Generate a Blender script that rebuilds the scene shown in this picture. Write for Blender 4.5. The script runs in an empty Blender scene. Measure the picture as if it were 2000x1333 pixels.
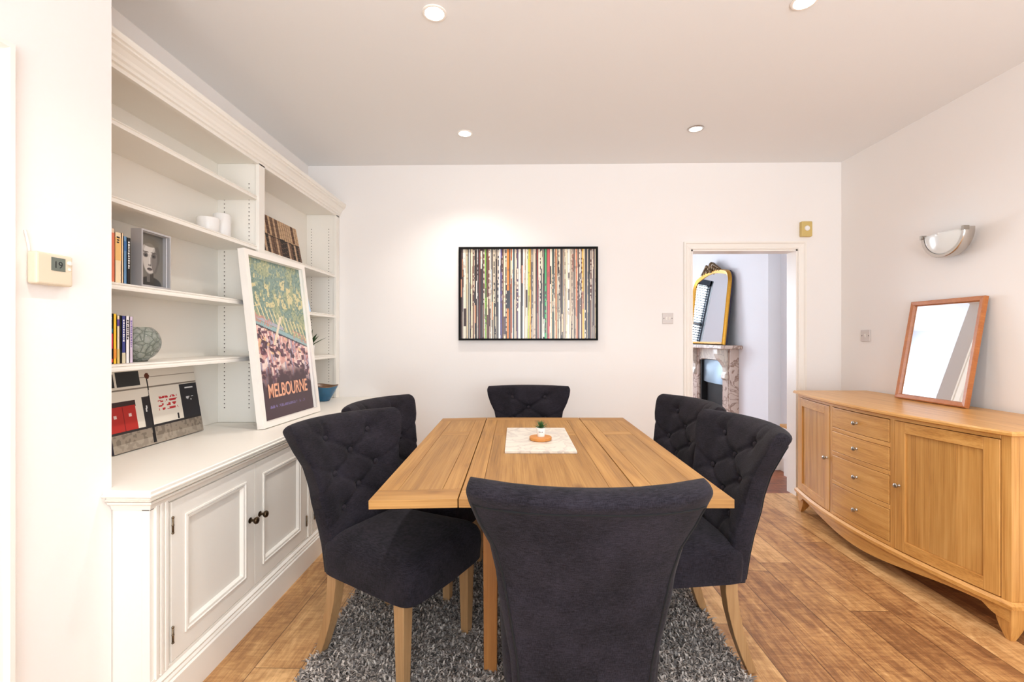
import bpy, math, random
import numpy as np
from mathutils import Vector, Matrix
random.seed(7)
PI = math.pi
sc = bpy.context.scene
COL = sc.collection

# ------------------------------------------------------------------ camera, world, light, exposure
H = 1.25
YAW = math.atan(17 / 900)
cam_d = bpy.data.cameras.new('camera'); cam = bpy.data.objects.new('camera', cam_d); COL.objects.link(cam)
cam.location = (0, 0, H); cam.rotation_euler = (PI / 2, 0, YAW)
cam_d.sensor_width = 36; cam_d.lens = 16.2; cam_d.shift_y = -0.0025; cam_d.clip_start = .02
sc.camera = cam
sc.view_settings.view_transform = 'Standard'; sc.view_settings.look = 'None'
sc.view_settings.gamma = 1; sc.view_settings.use_curve_mapping = False
sc.view_settings.exposure = -0.44
sc.cycles.max_bounces = 10; sc.cycles.diffuse_bounces = 7; sc.cycles.glossy_bounces = 5
sc.cycles.transparent_max_bounces = 12; sc.cycles.caustics_reflective = False; sc.cycles.caustics_refractive = False
sc.cycles.sample_clamp_indirect = 6.0
w = bpy.data.worlds.new('sky'); sc.world = w; w.use_nodes = True
w.node_tree.nodes['Background'].inputs[0].default_value = (.75, .86, 1, 1)
w.node_tree.nodes['Background'].inputs[1].default_value = 2.0

def light(name, kind, loc, power, color, rot=(0, 0, 0), **kw):
    d = bpy.data.lights.new(name, kind); d.energy = power; d.color = color
    for k, v in kw.items(): setattr(d, k, v)
    o = bpy.data.objects.new(name, d); o.location = loc; o.rotation_euler = rot; COL.objects.link(o); return o
DAY = (.84, .93, 1.0)
light('daylight_behind_camera', 'AREA', (.75, -1.78, 1.45), 150, DAY, (PI / 2, 0, 0), shape='RECTANGLE', size=3.0, size_y=2.0)
light('daylight_front_room', 'AREA', (.75, 7.85, 1.6), 340, (.82, .91, 1.0), (-PI / 2, 0, 0), shape='RECTANGLE', size=3.2, size_y=1.7)
light('ceiling_fill', 'AREA', (.75, -2.7, .35), 165, (.90, .95, 1.0), (math.radians(128), 0, 0), shape='RECTANGLE', size=3.2, size_y=1.2)  # added fill, tilted up through the rear window to brighten the ceiling
SPOT_POWER = 46
SPOT_COL = (1.0, .93, .86)

# ------------------------------------------------------------------ helpers
def lin(c):
    return tuple((x / 12.92 if x <= .04045 else ((x + .055) / 1.055) ** 2.4) for x in c)
def rgb(r, g, b): return lin((r / 255, g / 255, b / 255)) + (1,)
def clamp(x, a=0., b=1.): return max(a, min(b, x))

class MB:
    """collects shapes, builds one mesh; 'gc' keeps grain coordinates per board, 'tint' a shade per board"""
    def __init__(s): s.v = []; s.f = []; s.g = []; s.t = []
    def add(s, vs, fs, grain='y', tint=1.0, off=None):
        b = len(s.v); s.v += [tuple(p) for p in vs]; s.f += [tuple(i + b for i in f) for f in fs]
        if off is None: off = (random.uniform(0, 40), random.uniform(0, 40), random.uniform(0, 40))
        sw = {'x': (0, 1, 2), 'y': (1, 0, 2), 'z': (2, 0, 1)}[grain]
        for p in vs: s.g.append((p[sw[0]] + off[0], p[sw[1]] + off[1], p[sw[2]] + off[2]))
        s.t += [tint] * len(vs); return s
    def box(s, x0, x1, y0, y1, z0, z1, **k):
        vs = [(x, y, z) for z in (z0, z1) for y in (y0, y1) for x in (x0, x1)]
        return s.add(vs, [(0, 2, 3, 1), (4, 5, 7, 6), (0, 1, 5, 4), (1, 3, 7, 5), (3, 2, 6, 7), (2, 0, 4, 6)], **k)
    def prism(s, poly, axis, a, b, **k):
        """poly: 2D points in the plane perpendicular to axis, in (x,y,z) order of the other two"""
        n = len(poly); vs = []
        for t in (a, b):
            for (p, q) in poly:
                vs.append({'x': (t, p, q), 'y': (p, t, q), 'z': (p, q, t)}[axis])
        fs = [tuple(range(n)), tuple(range(2 * n - 1, n - 1, -1))] + [(i, i + n, (i + 1) % n + n, (i + 1) % n) for i in range(n)]
        return s.add(vs, fs, **k)
    def loft(s, rings, cap=True, **k):
        n = len(rings[0]); vs = [p for r in rings for p in r]; fs = []
        for j in range(len(rings) - 1):
            for i in range(n):
                fs.append((j * n + i, j * n + (i + 1) % n, (j + 1) * n + (i + 1) % n, (j + 1) * n + i))
        if cap: fs += [tuple(range(n - 1, -1, -1)), tuple(range((len(rings) - 1) * n, len(rings) * n))]
        return s.add(vs, fs, **k)
    def lathe(s, prof, n=32, c=(0, 0, 0), axis='z', cap=False, **k):
        rings = []
        for (r, h) in prof:
            ring = []
            for i in range(n):
                a = 2 * PI * i / n; p = (r * math.cos(a), r * math.sin(a), h)
                if axis == 'x': p = (p[2], p[0], p[1])
                if axis == 'y': p = (p[1], p[2], p[0])
                ring.append((p[0] + c[0], p[1] + c[1], p[2] + c[2]))
            rings.append(ring)
        return s.loft(rings, cap=cap, **k)
    def tube(s, pts, r, n=8, closed=False, **k):
        pts = [Vector(p) for p in pts]; rings = []; N = len(pts)
        up = Vector((0, 0, 1)); prev = None
        for i, p in enumerate(pts):
            a = pts[(i - 1) % N] if (closed or i > 0) else p
            b = pts[(i + 1) % N] if (closed or i < N - 1) else p
            t = (b - a).normalized()
            if prev is None:
                prev = t.orthogonal().normalized()
            nn = (prev - t * prev.dot(t)).normalized(); prev = nn; bb = t.cross(nn)
            rr = r[i] if isinstance(r, (list, tuple)) else r
            rings.append([tuple(p + nn * (rr * math.cos(2 * PI * j / n)) + bb * (rr * math.sin(2 * PI * j / n))) for j in range(n)])
        if closed: rings.append(rings[0])
        return s.loft(rings, cap=not closed, **k)
    def ball(s, c, r, n=16, m=10, sx=1, sy=1, sz=1, **k):
        prof = [(max(r * math.sin(PI * j / m), 1e-5), -r * math.cos(PI * j / m)) for j in range(m + 1)]
        rings = [[(c[0] + sx * q * math.cos(2 * PI * i / n), c[1] + sy * q * math.sin(2 * PI * i / n), c[2] + sz * h) for i in range(n)] for q, h in prof]
        return s.loft(rings, **k)
    def sweep(s, prof, path, **k):
        """moulding: prof = (outward, up) points; path = list of (x, y, out_x, out_y) mitred"""
        rings = [[(x + ox * a, y + oy * a, b) for (a, b) in prof] for (x, y, ox, oy) in path]
        return s.loft(rings, **k)
    def xform(s, M):
        s.v = [tuple(M @ Vector(p)) for p in s.v]; return s

def link(o, parent=None):
    COL.objects.link(o)
    if parent: o.parent = parent
    return o
def build(name, mb, mat, parent=None, bevel=0, smooth=False, seg=2, label=None, kind=None, auto=None):
    me = bpy.data.meshes.new(name); me.from_pydata(mb.v, [], mb.f); me.update()
    a = me.attributes.new('gc', 'FLOAT_VECTOR', 'POINT'); a.data.foreach_set('vector', np.array(mb.g, 'f').ravel())
    a = me.attributes.new('tint', 'FLOAT', 'POINT'); a.data.foreach_set('value', np.array(mb.t, 'f'))
    import bmesh
    bm = bmesh.new(); bm.from_mesh(me); bmesh.ops.recalc_face_normals(bm, faces=bm.faces); bm.to_mesh(me); bm.free()
    me.materials.append(mat)
    if smooth:
        me.polygons.foreach_set('use_smooth', [True] * len(me.polygons))
        if auto: me.set_sharp_from_angle(angle=math.radians(auto))
    o = link(bpy.data.objects.new(name, me), parent)
    if bevel:
        m = o.modifiers.new('bevel', 'BEVEL'); m.width = bevel; m.segments = seg; m.limit_method = 'ANGLE'; m.angle_limit = math.radians(40)
    if label: o['label'] = label
    if kind: o['kind'] = kind
    return o
def tag(o, label, cat, group=None):
    o['label'] = label; o['category'] = cat
    if group: o['group'] = group
    return o
def thing(name, label, cat, loc=(0, 0, 0), rotz=0, group=None):
    o = bpy.data.objects.new(name, None); COL.objects.link(o); o.empty_display_size = .1
    o.location = loc; o.rotation_euler = (0, 0, rotz); return tag(o, label, cat, group)
def struct(name, mb, mat, **k):
    return build(name, mb, mat, kind='structure', **k)
def copy_tree(o, parent=None):
    kids = [c for c in bpy.data.objects if c.parent == o]
    c = o.copy(); COL.objects.link(c)
    if parent: c.parent = parent
    for k in kids: copy_tree(k, c)
    return c
def text_mesh(name, s, size, mat, parent, M, depth=.0006, align='CENTER', bold=0.0, label=None):
    cu = bpy.data.curves.new(name, 'FONT'); cu.body = s; cu.size = size; cu.align_x = align; cu.extrude = depth; cu.offset = bold
    t = bpy.data.objects.new(name + '_src', cu); COL.objects.link(t)
    dg = bpy.context.evaluated_depsgraph_get(); me = bpy.data.meshes.new_from_object(t.evaluated_get(dg))
    bpy.data.objects.remove(t); bpy.data.curves.remove(cu)
    me.transform(M); me.materials.clear(); me.materials.append(mat); me.name = name
    o = link(bpy.data.objects.new(name, me), parent)
    if label: o['label'] = label
    return o

# ------------------------------------------------------------------ materials
def nodes(name, rough=.5, metal=0, spec=.5):
    m = bpy.data.materials.new(name); m.use_nodes = True; nt = m.node_tree
    b = nt.nodes['Principled BSDF']; b.inputs['Roughness'].default_value = rough; b.inputs['Metallic'].default_value = metal
    b.inputs['Specular IOR Level'].default_value = spec
    return m, nt, b
def N(nt, t, **k):
    n = nt.nodes.new(t)
    for a, v in k.items(): setattr(n, a, v)
    return n
def plain(name, c, rough=.5, metal=0, spec=.5, bump=0, bscale=200, var=0, coat=0):
    m, nt, b = nodes(name, rough, metal, spec); b.inputs['Base Color'].default_value = c
    b.inputs['Coat Weight'].default_value = coat
    tc = N(nt, 'ShaderNodeTexCoord')
    no = N(nt, 'ShaderNodeTexNoise'); no.inputs['Scale'].default_value = bscale; no.inputs['Detail'].default_value = 4
    nt.links.new(tc.outputs['Object'], no.inputs['Vector'])
    if bump:
        bp = N(nt, 'ShaderNodeBump'); bp.inputs['Strength'].default_value = bump; bp.inputs['Distance'].default_value = .002
        nt.links.new(no.outputs['Fac'], bp.inputs['Height']); nt.links.new(bp.outputs[0], b.inputs['Normal'])
    mx = N(nt, 'ShaderNodeMix', data_type='RGBA', blend_type='MULTIPLY'); v = 1 - max(var, .01)
    mx.inputs['A'].default_value = c; mx.inputs['B'].default_value = (v, v, v, 1)
    nt.links.new(no.outputs['Fac'], mx.inputs['Factor']); nt.links.new(mx.outputs['Result'], b.inputs['Base Color'])
    return m
def ramp(nt, stops):
    r = N(nt, 'ShaderNodeValToRGB'); e = r.color_ramp.elements
    while len(e) < len(stops): e.new(.5)
    for i, (p, c) in enumerate(stops): e[i].position = p; e[i].color = c
    return r
def wood(name, dark, mid, light_, rough=.4, scale=1.0, knots=0, coat=0, fig=.5, con=1.0):
    m, nt, b = nodes(name, rough); b.inputs['Coat Weight'].default_value = coat; b.inputs['Coat Roughness'].default_value = .25
    at = N(nt, 'ShaderNodeAttribute', attribute_name='gc')
    mp = N(nt, 'ShaderNodeMapping'); mp.inputs['Scale'].default_value = (1.6 * scale, 48 * scale, 48 * scale)
    nt.links.new(at.outputs['Vector'], mp.inputs['Vector'])
    n1 = N(nt, 'ShaderNodeTexNoise'); n1.inputs['Scale'].default_value = 1; n1.inputs['Detail'].default_value = 6; n1.inputs['Roughness'].default_value = .6; n1.inputs['Distortion'].default_value = .4
    nt.links.new(mp.outputs[0], n1.inputs['Vector'])
    mp2 = N(nt, 'ShaderNodeMapping'); mp2.inputs['Scale'].default_value = (4 * scale, 260 * scale, 260 * scale)
    nt.links.new(at.outputs['Vector'], mp2.inputs['Vector'])
    n2 = N(nt, 'ShaderNodeTexNoise'); n2.inputs['Scale'].default_value = 1; n2.inputs['Detail'].default_value = 3
    nt.links.new(mp2.outputs[0], n2.inputs['Vector'])
    mp3 = N(nt, 'ShaderNodeMapping'); mp3.inputs['Scale'].default_value = (1.1 * scale, 12 * scale, 12 * scale)
    nt.links.new(at.outputs['Vector'], mp3.inputs['Vector'])
    wv = N(nt, 'ShaderNodeTexNoise'); wv.inputs['Scale'].default_value = 1; wv.inputs['Distortion'].default_value = 1.4; wv.inputs['Detail'].default_value = 4
    nt.links.new(mp3.outputs[0], wv.inputs['Vector'])
    mx = N(nt, 'ShaderNodeMix', data_type='FLOAT'); mx.inputs['Factor'].default_value = fig * 1.1
    nt.links.new(n1.outputs['Fac'], mx.inputs['A']); nt.links.new(wv.outputs['Fac'], mx.inputs['B'])
    mx2 = N(nt, 'ShaderNodeMix', data_type='FLOAT'); mx2.inputs['Factor'].default_value = .3
    nt.links.new(mx.outputs['Result'], mx2.inputs['A']); nt.links.new(n2.outputs['Fac'], mx2.inputs['B'])
    r = ramp(nt, [(.48 - .26 * con, dark), (.48, mid), (.48 + .26 * con, light_)]); nt.links.new(mx2.outputs['Result'], r.inputs['Fac'])
    out = r.outputs['Color']
    if knots:
        mk = N(nt, 'ShaderNodeMapping'); mk.inputs['Scale'].default_value = (3.0, 6, 6); nt.links.new(at.outputs['Vector'], mk.inputs['Vector'])
        vo = N(nt, 'ShaderNodeTexVoronoi'); vo.inputs['Scale'].default_value = 1; nt.links.new(mk.outputs[0], vo.inputs['Vector'])
        rk = ramp(nt, [(.0, (.28, .22, .16, 1)), (.05, (.6, .52, .45, 1)), (.14, (1, 1, 1, 1))]); nt.links.new(vo.outputs['Distance'], rk.inputs['Fac'])
        mm = N(nt, 'ShaderNodeMix', data_type='RGBA', blend_type='MULTIPLY'); mm.inputs['Factor'].default_value = knots
        nt.links.new(out, mm.inputs['A']); nt.links.new(rk.outputs['Color'], mm.inputs['B']); out = mm.outputs['Result']
    ti = N(nt, 'ShaderNodeAttribute', attribute_name='tint')
    mt = N(nt, 'ShaderNodeVectorMath', operation='SCALE'); nt.links.new(out, mt.inputs[0]); nt.links.new(ti.outputs['Fac'], mt.inputs['Scale'])
    nt.links.new(mt.outputs[0], b.inputs['Base Color'])
    bp = N(nt, 'ShaderNodeBump'); bp.inputs['Strength'].default_value = .12; bp.inputs['Distance'].default_value = .001
    nt.links.new(n2.outputs['Fac'], bp.inputs['Height']); nt.links.new(bp.outputs[0], b.inputs['Normal'])
    return m
def painted(name, rough=.6, spec=.3):
    """printed picture: colours come from the mesh's own 'print' attribute"""
    m, nt, b = nodes(name, rough, 0, spec); a = N(nt, 'ShaderNodeAttribute', attribute_name='print')
    nt.links.new(a.outputs['Color'], b.inputs['Base Color']); return m
def fabric(name, c1, c2, sheen=.04):
    m, nt, b = nodes(name, .92, 0, .15)
    tc = N(nt, 'ShaderNodeTexCoord')
    def br(sc_):
        mp = N(nt, 'ShaderNodeMapping'); mp.inputs['Scale'].default_value = sc_; nt.links.new(tc.outputs['Object'], mp.inputs['Vector'])
        n = N(nt, 'ShaderNodeTexNoise'); n.inputs['Scale'].default_value = 1; n.inputs['Detail'].default_value = 2; nt.links.new(mp.outputs[0], n.inputs['Vector']); return n
    a = br((60, 60, 700)); d = br((700, 700, 50)); g = br((8, 8, 8))
    mx = N(nt, 'ShaderNodeMath', operation='ADD'); nt.links.new(a.outputs['Fac'], mx.inputs[0]); nt.links.new(d.outputs['Fac'], mx.inputs[1])
    m2 = N(nt, 'ShaderNodeMath', operation='MULTIPLY_ADD'); m2.inputs[1].default_value = .5; nt.links.new(mx.outputs[0], m2.inputs[0])
    m3 = N(nt, 'ShaderNodeMath', operation='MULTIPLY_ADD'); m3.inputs[1].default_value = .35; m3.inputs[2].default_value = -.17; nt.links.new(g.outputs['Fac'], m3.inputs[0])
    nt.links.new(m3.outputs[0], m2.inputs[2])
    r = ramp(nt, [(.36, c1), (.66, c2)]); nt.links.new(m2.outputs[0], r.inputs['Fac']); nt.links.new(r.outputs['Color'], b.inputs['Base Color'])
    b.inputs['Sheen Weight'].default_value = sheen; b.inputs['Sheen Roughness'].default_value = .5
    bp = N(nt, 'ShaderNodeBump'); bp.inputs['Strength'].default_value = .5; bp.inputs['Distance'].default_value = .0008
    nt.links.new(mx.outputs[0], bp.inputs['Height']); nt.links.new(bp.outputs[0], b.inputs['Normal'])
    return m
def plank_floor(name, stops, width, length, x0, seed=0., rough=.38, along='y', seam=.7):
    """vinyl / timber boards along one axis, random stagger, each board its own shade, knots and cross scratches"""
    m, nt, b = nodes(name, rough); L = nt.links.new
    tc = N(nt, 'ShaderNodeTexCoord'); sp = N(nt, 'ShaderNodeSeparateXYZ'); L(tc.outputs['Object'], sp.inputs[0])
    A, B = ('X', 'Y') if along == 'y' else ('Y', 'X')
    def M(op, a, b_=None, c=None):
        n = N(nt, 'ShaderNodeMath', operation=op)
        for i, x in enumerate((a, b_, c)):
            if x is None: continue
            if isinstance(x, (int, float)): n.inputs[i].default_value = x
            else: L(x, n.inputs[i])
        return n.outputs[0]
    u = M('DIVIDE', M('SUBTRACT', sp.outputs[A], x0), width); row = M('FLOOR', u); fu = M('FRACT', u)
    wn = N(nt, 'ShaderNodeTexWhiteNoise', noise_dimensions='1D'); L(M('ADD', row, seed), wn.inputs['W'])
    v = M('ADD', M('DIVIDE', sp.outputs[B], length), wn.outputs['Value']); pl = M('FLOOR', v); fv = M('FRACT', v)
    cb = N(nt, 'ShaderNodeCombineXYZ'); L(row, cb.inputs[0]); L(pl, cb.inputs[1]); cb.inputs[2].default_value = seed
    w2 = N(nt, 'ShaderNodeTexWhiteNoise', noise_dimensions='3D'); L(cb.outputs[0], w2.inputs['Vector'])
    off = N(nt, 'ShaderNodeVectorMath', operation='SCALE'); L(w2.outputs['Color'], off.inputs[0]); off.inputs['Scale'].default_value = 37
    cc = N(nt, 'ShaderNodeCombineXYZ'); L(sp.outputs[A], cc.inputs[0]); L(sp.outputs[B], cc.inputs[1])
    ad = N(nt, 'ShaderNodeVectorMath', operation='ADD'); L(cc.outputs[0], ad.inputs[0]); L(off.outputs[0], ad.inputs[1])
    def noise(sx, sy, det=4, dist=0.3):
        mp = N(nt, 'ShaderNodeMapping'); mp.inputs['Scale'].default_value = (sx, sy, 1); L(ad.outputs[0], mp.inputs['Vector'])
        n = N(nt, 'ShaderNodeTexNoise'); n.inputs['Scale'].default_value = 1; n.inputs['Detail'].default_value = det; n.inputs['Distortion'].default_value = dist
        n.inputs['Roughness'].default_value = .62; L(mp.outputs[0], n.inputs['Vector']); return n.outputs['Fac']
    grain = noise(26, 2.6, 6, 1.2); cloud = noise(8, 3.6, 4, 1.6); scratch = noise(12, 60, 3, .5); fine = noise(240, 7, 4)
    t = M('ADD', M('MULTIPLY', grain, .32), M('MULTIPLY', cloud, .32)); t = M('ADD', t, M('MULTIPLY', scratch, .20)); t = M('ADD', t, M('MULTIPLY', fine, .22))
    t = M('ADD', t, M('MULTIPLY', M('SUBTRACT', w2.outputs['Value'], .5), .20))
    r = ramp(nt, stops); L(t, r.inputs['Fac'])
    eu = M('MINIMUM', fu, M('SUBTRACT', 1.0, fu)); ev = M('MINIMUM', fv, M('SUBTRACT', 1.0, fv))
    su = M('LESS_THAN', eu, .0020 / width); sv = M('LESS_THAN', ev, .0018 / length); s_ = M('MAXIMUM', su, sv)
    mx = N(nt, 'ShaderNodeMix', data_type='RGBA', blend_type='MULTIPLY'); L(M('MULTIPLY', s_, seam), mx.inputs['Factor'])
    L(r.outputs['Color'], mx.inputs['A']); mx.inputs['B'].default_value = (.12, .06, .03, 1)
    L(mx.outputs['Result'], b.inputs['Base Color'])
    bp = N(nt, 'ShaderNodeBump'); bp.inputs['Strength'].default_value = .25; bp.inputs['Distance'].default_value = .0008
    L(M('SUBTRACT', grain, M('MULTIPLY', s_, 1.0)), bp.inputs['Height']); L(bp.outputs[0], b.inputs['Normal'])
    return m
def emit(name, c, s):
    m = bpy.data.materials.new(name); m.use_nodes = True; nt = m.node_tree; b = nt.nodes['Principled BSDF']
    b.inputs['Base Color'].default_value = c; b.inputs['Emission Color'].default_value = c; b.inputs['Emission Strength'].default_value = s; return m
def pane_mat(name, tint=(1, 1, 1, 1), gl=.08):
    m = bpy.data.materials.new(name); m.use_nodes = True; nt = m.node_tree; nt.nodes.remove(nt.nodes['Principled BSDF'])
    t = N(nt, 'ShaderNodeBsdfTransparent'); t.inputs[0].default_value = tint; g = N(nt, 'ShaderNodeBsdfGlossy'); g.inputs['Roughness'].default_value = .02
    x = N(nt, 'ShaderNodeMixShader'); x.inputs[0].default_value = gl; nt.links.new(t.outputs[0], x.inputs[1]); nt.links.new(g.outputs[0], x.inputs[2])
    nt.links.new(x.outputs[0], nt.nodes['Material Output'].inputs[0]); return m

M_WALL = plain('wall_paint', rgb(242, 238, 235), .75, spec=.25, bump=.08, bscale=120)
M_CEIL = plain('ceiling_paint', rgb(236, 236, 236), .85, spec=.15, bump=.05, bscale=90)
M_GLOSSW = plain('satin_white_woodwork', rgb(243, 238, 231), .35, spec=.4, bump=.03, bscale=60)
M_CAB = plain('eggshell_cabinet_paint', rgb(240, 236, 228), .42, spec=.4, bump=.03, bscale=60)
M_FRONTROOM = plain('front_room_paint', rgb(236, 238, 242), .8, spec=.2)
M_FLOOR = plank_floor('wood_plank_floor', [(.30, rgb(104, 68, 42)), (.42, rgb(146, 100, 62)), (.53, rgb(190, 142, 90)), (.66, rgb(228, 184, 128))], .18, 1.25, 1.149, 3.3)
M_FLOOR2 = plank_floor('old_board_floor', [(.35, rgb(84, 44, 26)), (.5, rgb(150, 84, 50)), (.68, rgb(190, 120, 76))], .11, 2.4, 0, 8.1, .4, 'x')
M_OAK = wood('oak_sideboard', rgb(150, 94, 40), rgb(200, 146, 78), rgb(222, 172, 104), .36, coat=.2, con=.72)
M_TABLE = wood('oak_table', rgb(112, 76, 36), rgb(158, 113, 56), rgb(186, 142, 80), .55, knots=.85, coat=0, con=.7)
M_LEG = wood('limed_oak_legs', rgb(122, 90, 56), rgb(156, 120, 80), rgb(176, 142, 100), .5, fig=.3)
M_TLEG = wood('oak_table_legs', rgb(116, 72, 34), rgb(150, 98, 48), rgb(170, 116, 62), .5)
M_FRAMEW = wood('reddish_oak_frame', rgb(140, 76, 30), rgb(176, 104, 50), rgb(196, 126, 66), .38, coat=.3)
M_BAMBOO = wood('bamboo_coaster', rgb(150, 92, 40), rgb(196, 130, 62), rgb(220, 160, 90), .5)
M_FAB = fabric('charcoal_linen', rgb(13, 11, 15), rgb(44, 40, 48))
M_PIPE = plain('dark_piping', rgb(6, 6, 9), .9)
M_BUTTON = fabric('button_linen', rgb(34, 30, 36), rgb(48, 44, 50))
M_BLACK = plain('black_lacquer', rgb(10, 9, 9), .6, spec=.15)
M_WHITE = plain('white_plastic', rgb(236, 232, 226), .35)
M_SHADOWBOX = plain('silver_box_frame', rgb(186, 184, 186), .3, .3)
M_CREAM = plain('cream_plastic', rgb(222, 208, 184), .4)
M_YELLOWED = plain('yellowed_plastic', rgb(208, 182, 112), .45)
M_CHROME = plain('satin_chrome', rgb(196, 190, 184), .22, 1)
M_NICKEL = plain('brushed_nickel', rgb(170, 164, 156), .3, 1)
M_BRONZE = plain('antique_bronze', rgb(72, 58, 42), .35, .9)
M_BRASS = plain('hinge_metal', rgb(120, 104, 84), .35, .9)
M_MIRROR = plain('mirror_glass', (.93, .95, .96, 1), .01, 1)
M_OPAL = plain('opal_glass', rgb(228, 230, 228), .18, 0, .6)
M_GILT = plain('antique_gilt', rgb(206, 150, 52), .38, .75, bump=.3, bscale=60, var=.35)
M_GILTD = plain('tarnished_gilt', rgb(120, 92, 58), .5, .6, bump=.4, bscale=70, var=.5)
M_HOLE = plain('dark_hole', rgb(70, 60, 54), .9)
M_PRINT = painted('printed_canvas'); M_PRINTG = painted('print_behind_glass', .28, .5)
M_CERAMIC = plain('white_ceramic', rgb(240, 238, 236), .25)
M_BLUEGLAZE = plain('blue_glaze', rgb(22, 112, 158), .16, 0, .7, var=.55, bscale=18)
M_BROWNGLAZE = plain('brown_glaze', rgb(138, 104, 76), .3, var=.5, bscale=25)
M_LEAF = plain('succulent_leaf', rgb(58, 104, 44), .45, var=.5, bscale=80)
M_LEAF2 = plain('dark_leaf', rgb(40, 78, 30), .5, var=.4, bscale=60)
M_IRON = plain('cast_iron', rgb(30, 30, 32), .5, .4)
M_HOOD = plain('polished_hood_metal', rgb(120, 134, 148), .3, .8, bump=.6, bscale=9)
M_LCD = plain('lcd_screen', rgb(104, 112, 104), .3)
M_INK = plain('dark_ink', rgb(30, 30, 34), .6)
M_SALMON = plain('salmon_ink', rgb(238, 176, 146), .6)
M_LAV = plain('lavender_ink', rgb(128, 112, 176), .6)
M_WINK = plain('white_ink', rgb(240, 240, 240), .6)
M_BACK = plain('dark_backing', rgb(52, 48, 62), .8)
M_LAMP = emit('lamp_glow', (1, .95, .88, 1), 40)
M_LAMPDIM = emit('lamp_glow_turned_away', (1, .95, .88, 1), 4)
M_PANE = pane_mat('window_glass')
def marble(name, base, vein, sc_=5, amt=.5):
    m, nt, b = nodes(name, .3); tc = N(nt, 'ShaderNodeTexCoord')
    n = N(nt, 'ShaderNodeTexNoise'); n.inputs['Scale'].default_value = sc_; n.inputs['Detail'].default_value = 8; n.inputs['Distortion'].default_value = 1.6
    nt.links.new(tc.outputs['Object'], n.inputs['Vector'])
    r = ramp(nt, [(.40, base), (.49, vein), (.53, base), (.75, tuple(a * .8 + c * .2 for a, c in zip(base, vein)))]); nt.links.new(n.outputs['Fac'], r.inputs['Fac'])
    nt.links.new(r.outputs['Color'], b.inputs['Base Color']); return m
M_MARBLE = marble('pale_marble', rgb(220, 212, 200), rgb(192, 184, 176), 7)
M_MARBLE2 = marble('brown_veined_marble', rgb(206, 188, 176), rgb(140, 112, 96), 6)
def crackle():
    m, nt, b = nodes('crackle_glass', .06); b.inputs['Transmission Weight'].default_value = .75; b.inputs['IOR'].default_value = 1.2
    tc = N(nt, 'ShaderNodeTexCoord'); v = N(nt, 'ShaderNodeTexVoronoi', feature='DISTANCE_TO_EDGE'); v.inputs['Scale'].default_value = 42
    nt.links.new(tc.outputs['Object'], v.inputs['Vector'])
    r = ramp(nt, [(0, rgb(150, 164, 154)), (.08, rgb(226, 234, 226)), (.3, rgb(246, 250, 246))]); nt.links.new(v.outputs['Distance'], r.inputs['Fac']); nt.links.new(r.outputs['Color'], b.inputs['Base Color'])
    bp = N(nt, 'ShaderNodeBump'); bp.inputs['Strength'].default_value = 1; bp.inputs['Distance'].default_value = .006
    nt.links.new(v.outputs['Distance'], bp.inputs['Height']); nt.links.new(bp.outputs[0], b.inputs['Normal']); return m
M_CRACKLE = crackle()

def printed(name, w_, h_, nx, ny, fn, parent, M, mat=None, label=None):
    """flat print: nx by ny cells, colour fn(u, v) in sRGB 0..255 (arrays), v=1 on top; lies in local XZ, faces -Y"""
    U, V = np.meshgrid((np.arange(nx) + .5) / nx, (np.arange(ny) + .5) / ny)
    C = np.clip(fn(U, V), 0, 255) / 255.0
    C = np.where(C <= .04045, C / 12.92, ((C + .055) / 1.055) ** 2.4)
    gx, gz = np.meshgrid(np.linspace(-w_ / 2, w_ / 2, nx + 1), np.linspace(0, h_, ny + 1))
    P = np.stack([gx.ravel(), np.zeros(gx.size), gz.ravel()], 1)
    i = np.arange(nx)[None, :] + (nx + 1) * np.arange(ny)[:, None]
    F = np.stack([i, i + 1, i + nx + 2, i + nx + 1], -1).reshape(-1, 4)
    me = bpy.data.meshes.new(name); me.vertices.add(len(P)); me.vertices.foreach_set('co', P.ravel().astype('f'))
    me.loops.add(F.size); me.loops.foreach_set('vertex_index', F.ravel().astype('i'))
    me.polygons.add(len(F)); me.polygons.foreach_set('loop_start', np.arange(0, F.size, 4, dtype='i')); me.update(calc_edges=True)
    a = me.attributes.new('print', 'FLOAT_COLOR', 'CORNER'); col = np.ones((len(F), 4, 4)); col[:, :, :3] = C.reshape(-1, 1, 3)
    a.data.foreach_set('color', col.ravel().astype('f')); me.materials.append(mat or M_PRINT); me.transform(M)
    o = link(bpy.data.objects.new(name, me), parent)
    if label: o['label'] = label
    return o
def vnoise(U, V, fx, fy, seed):
    rs = np.random.RandomState(seed); g = rs.rand(int(fy) + 3, int(fx) + 3)
    x = U * fx; y = V * fy; i = np.floor(x).astype(int); j = np.floor(y).astype(int); a = x - i; b = y - j
    a = a * a * (3 - 2 * a); b = b * b * (3 - 2 * b)
    return (g[j, i] * (1 - a) + g[j, i + 1] * a) * (1 - b) + (g[j + 1, i] * (1 - a) + g[j + 1, i + 1] * a) * b
def cells(U, V, fx, fy, seed, k=None):
    rs = np.random.RandomState(seed); g = rs.rand(int(fy) + 3, int(fx) + 3)
    return g[np.floor(V * fy).astype(int) % g.shape[0], np.floor(U * fx).astype(int) % g.shape[1]]
def mixc(C, mask, col):
    m_ = np.clip(mask, 0, 1)[..., None]; return C * (1 - m_) + np.array(col, float) * m_

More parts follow.
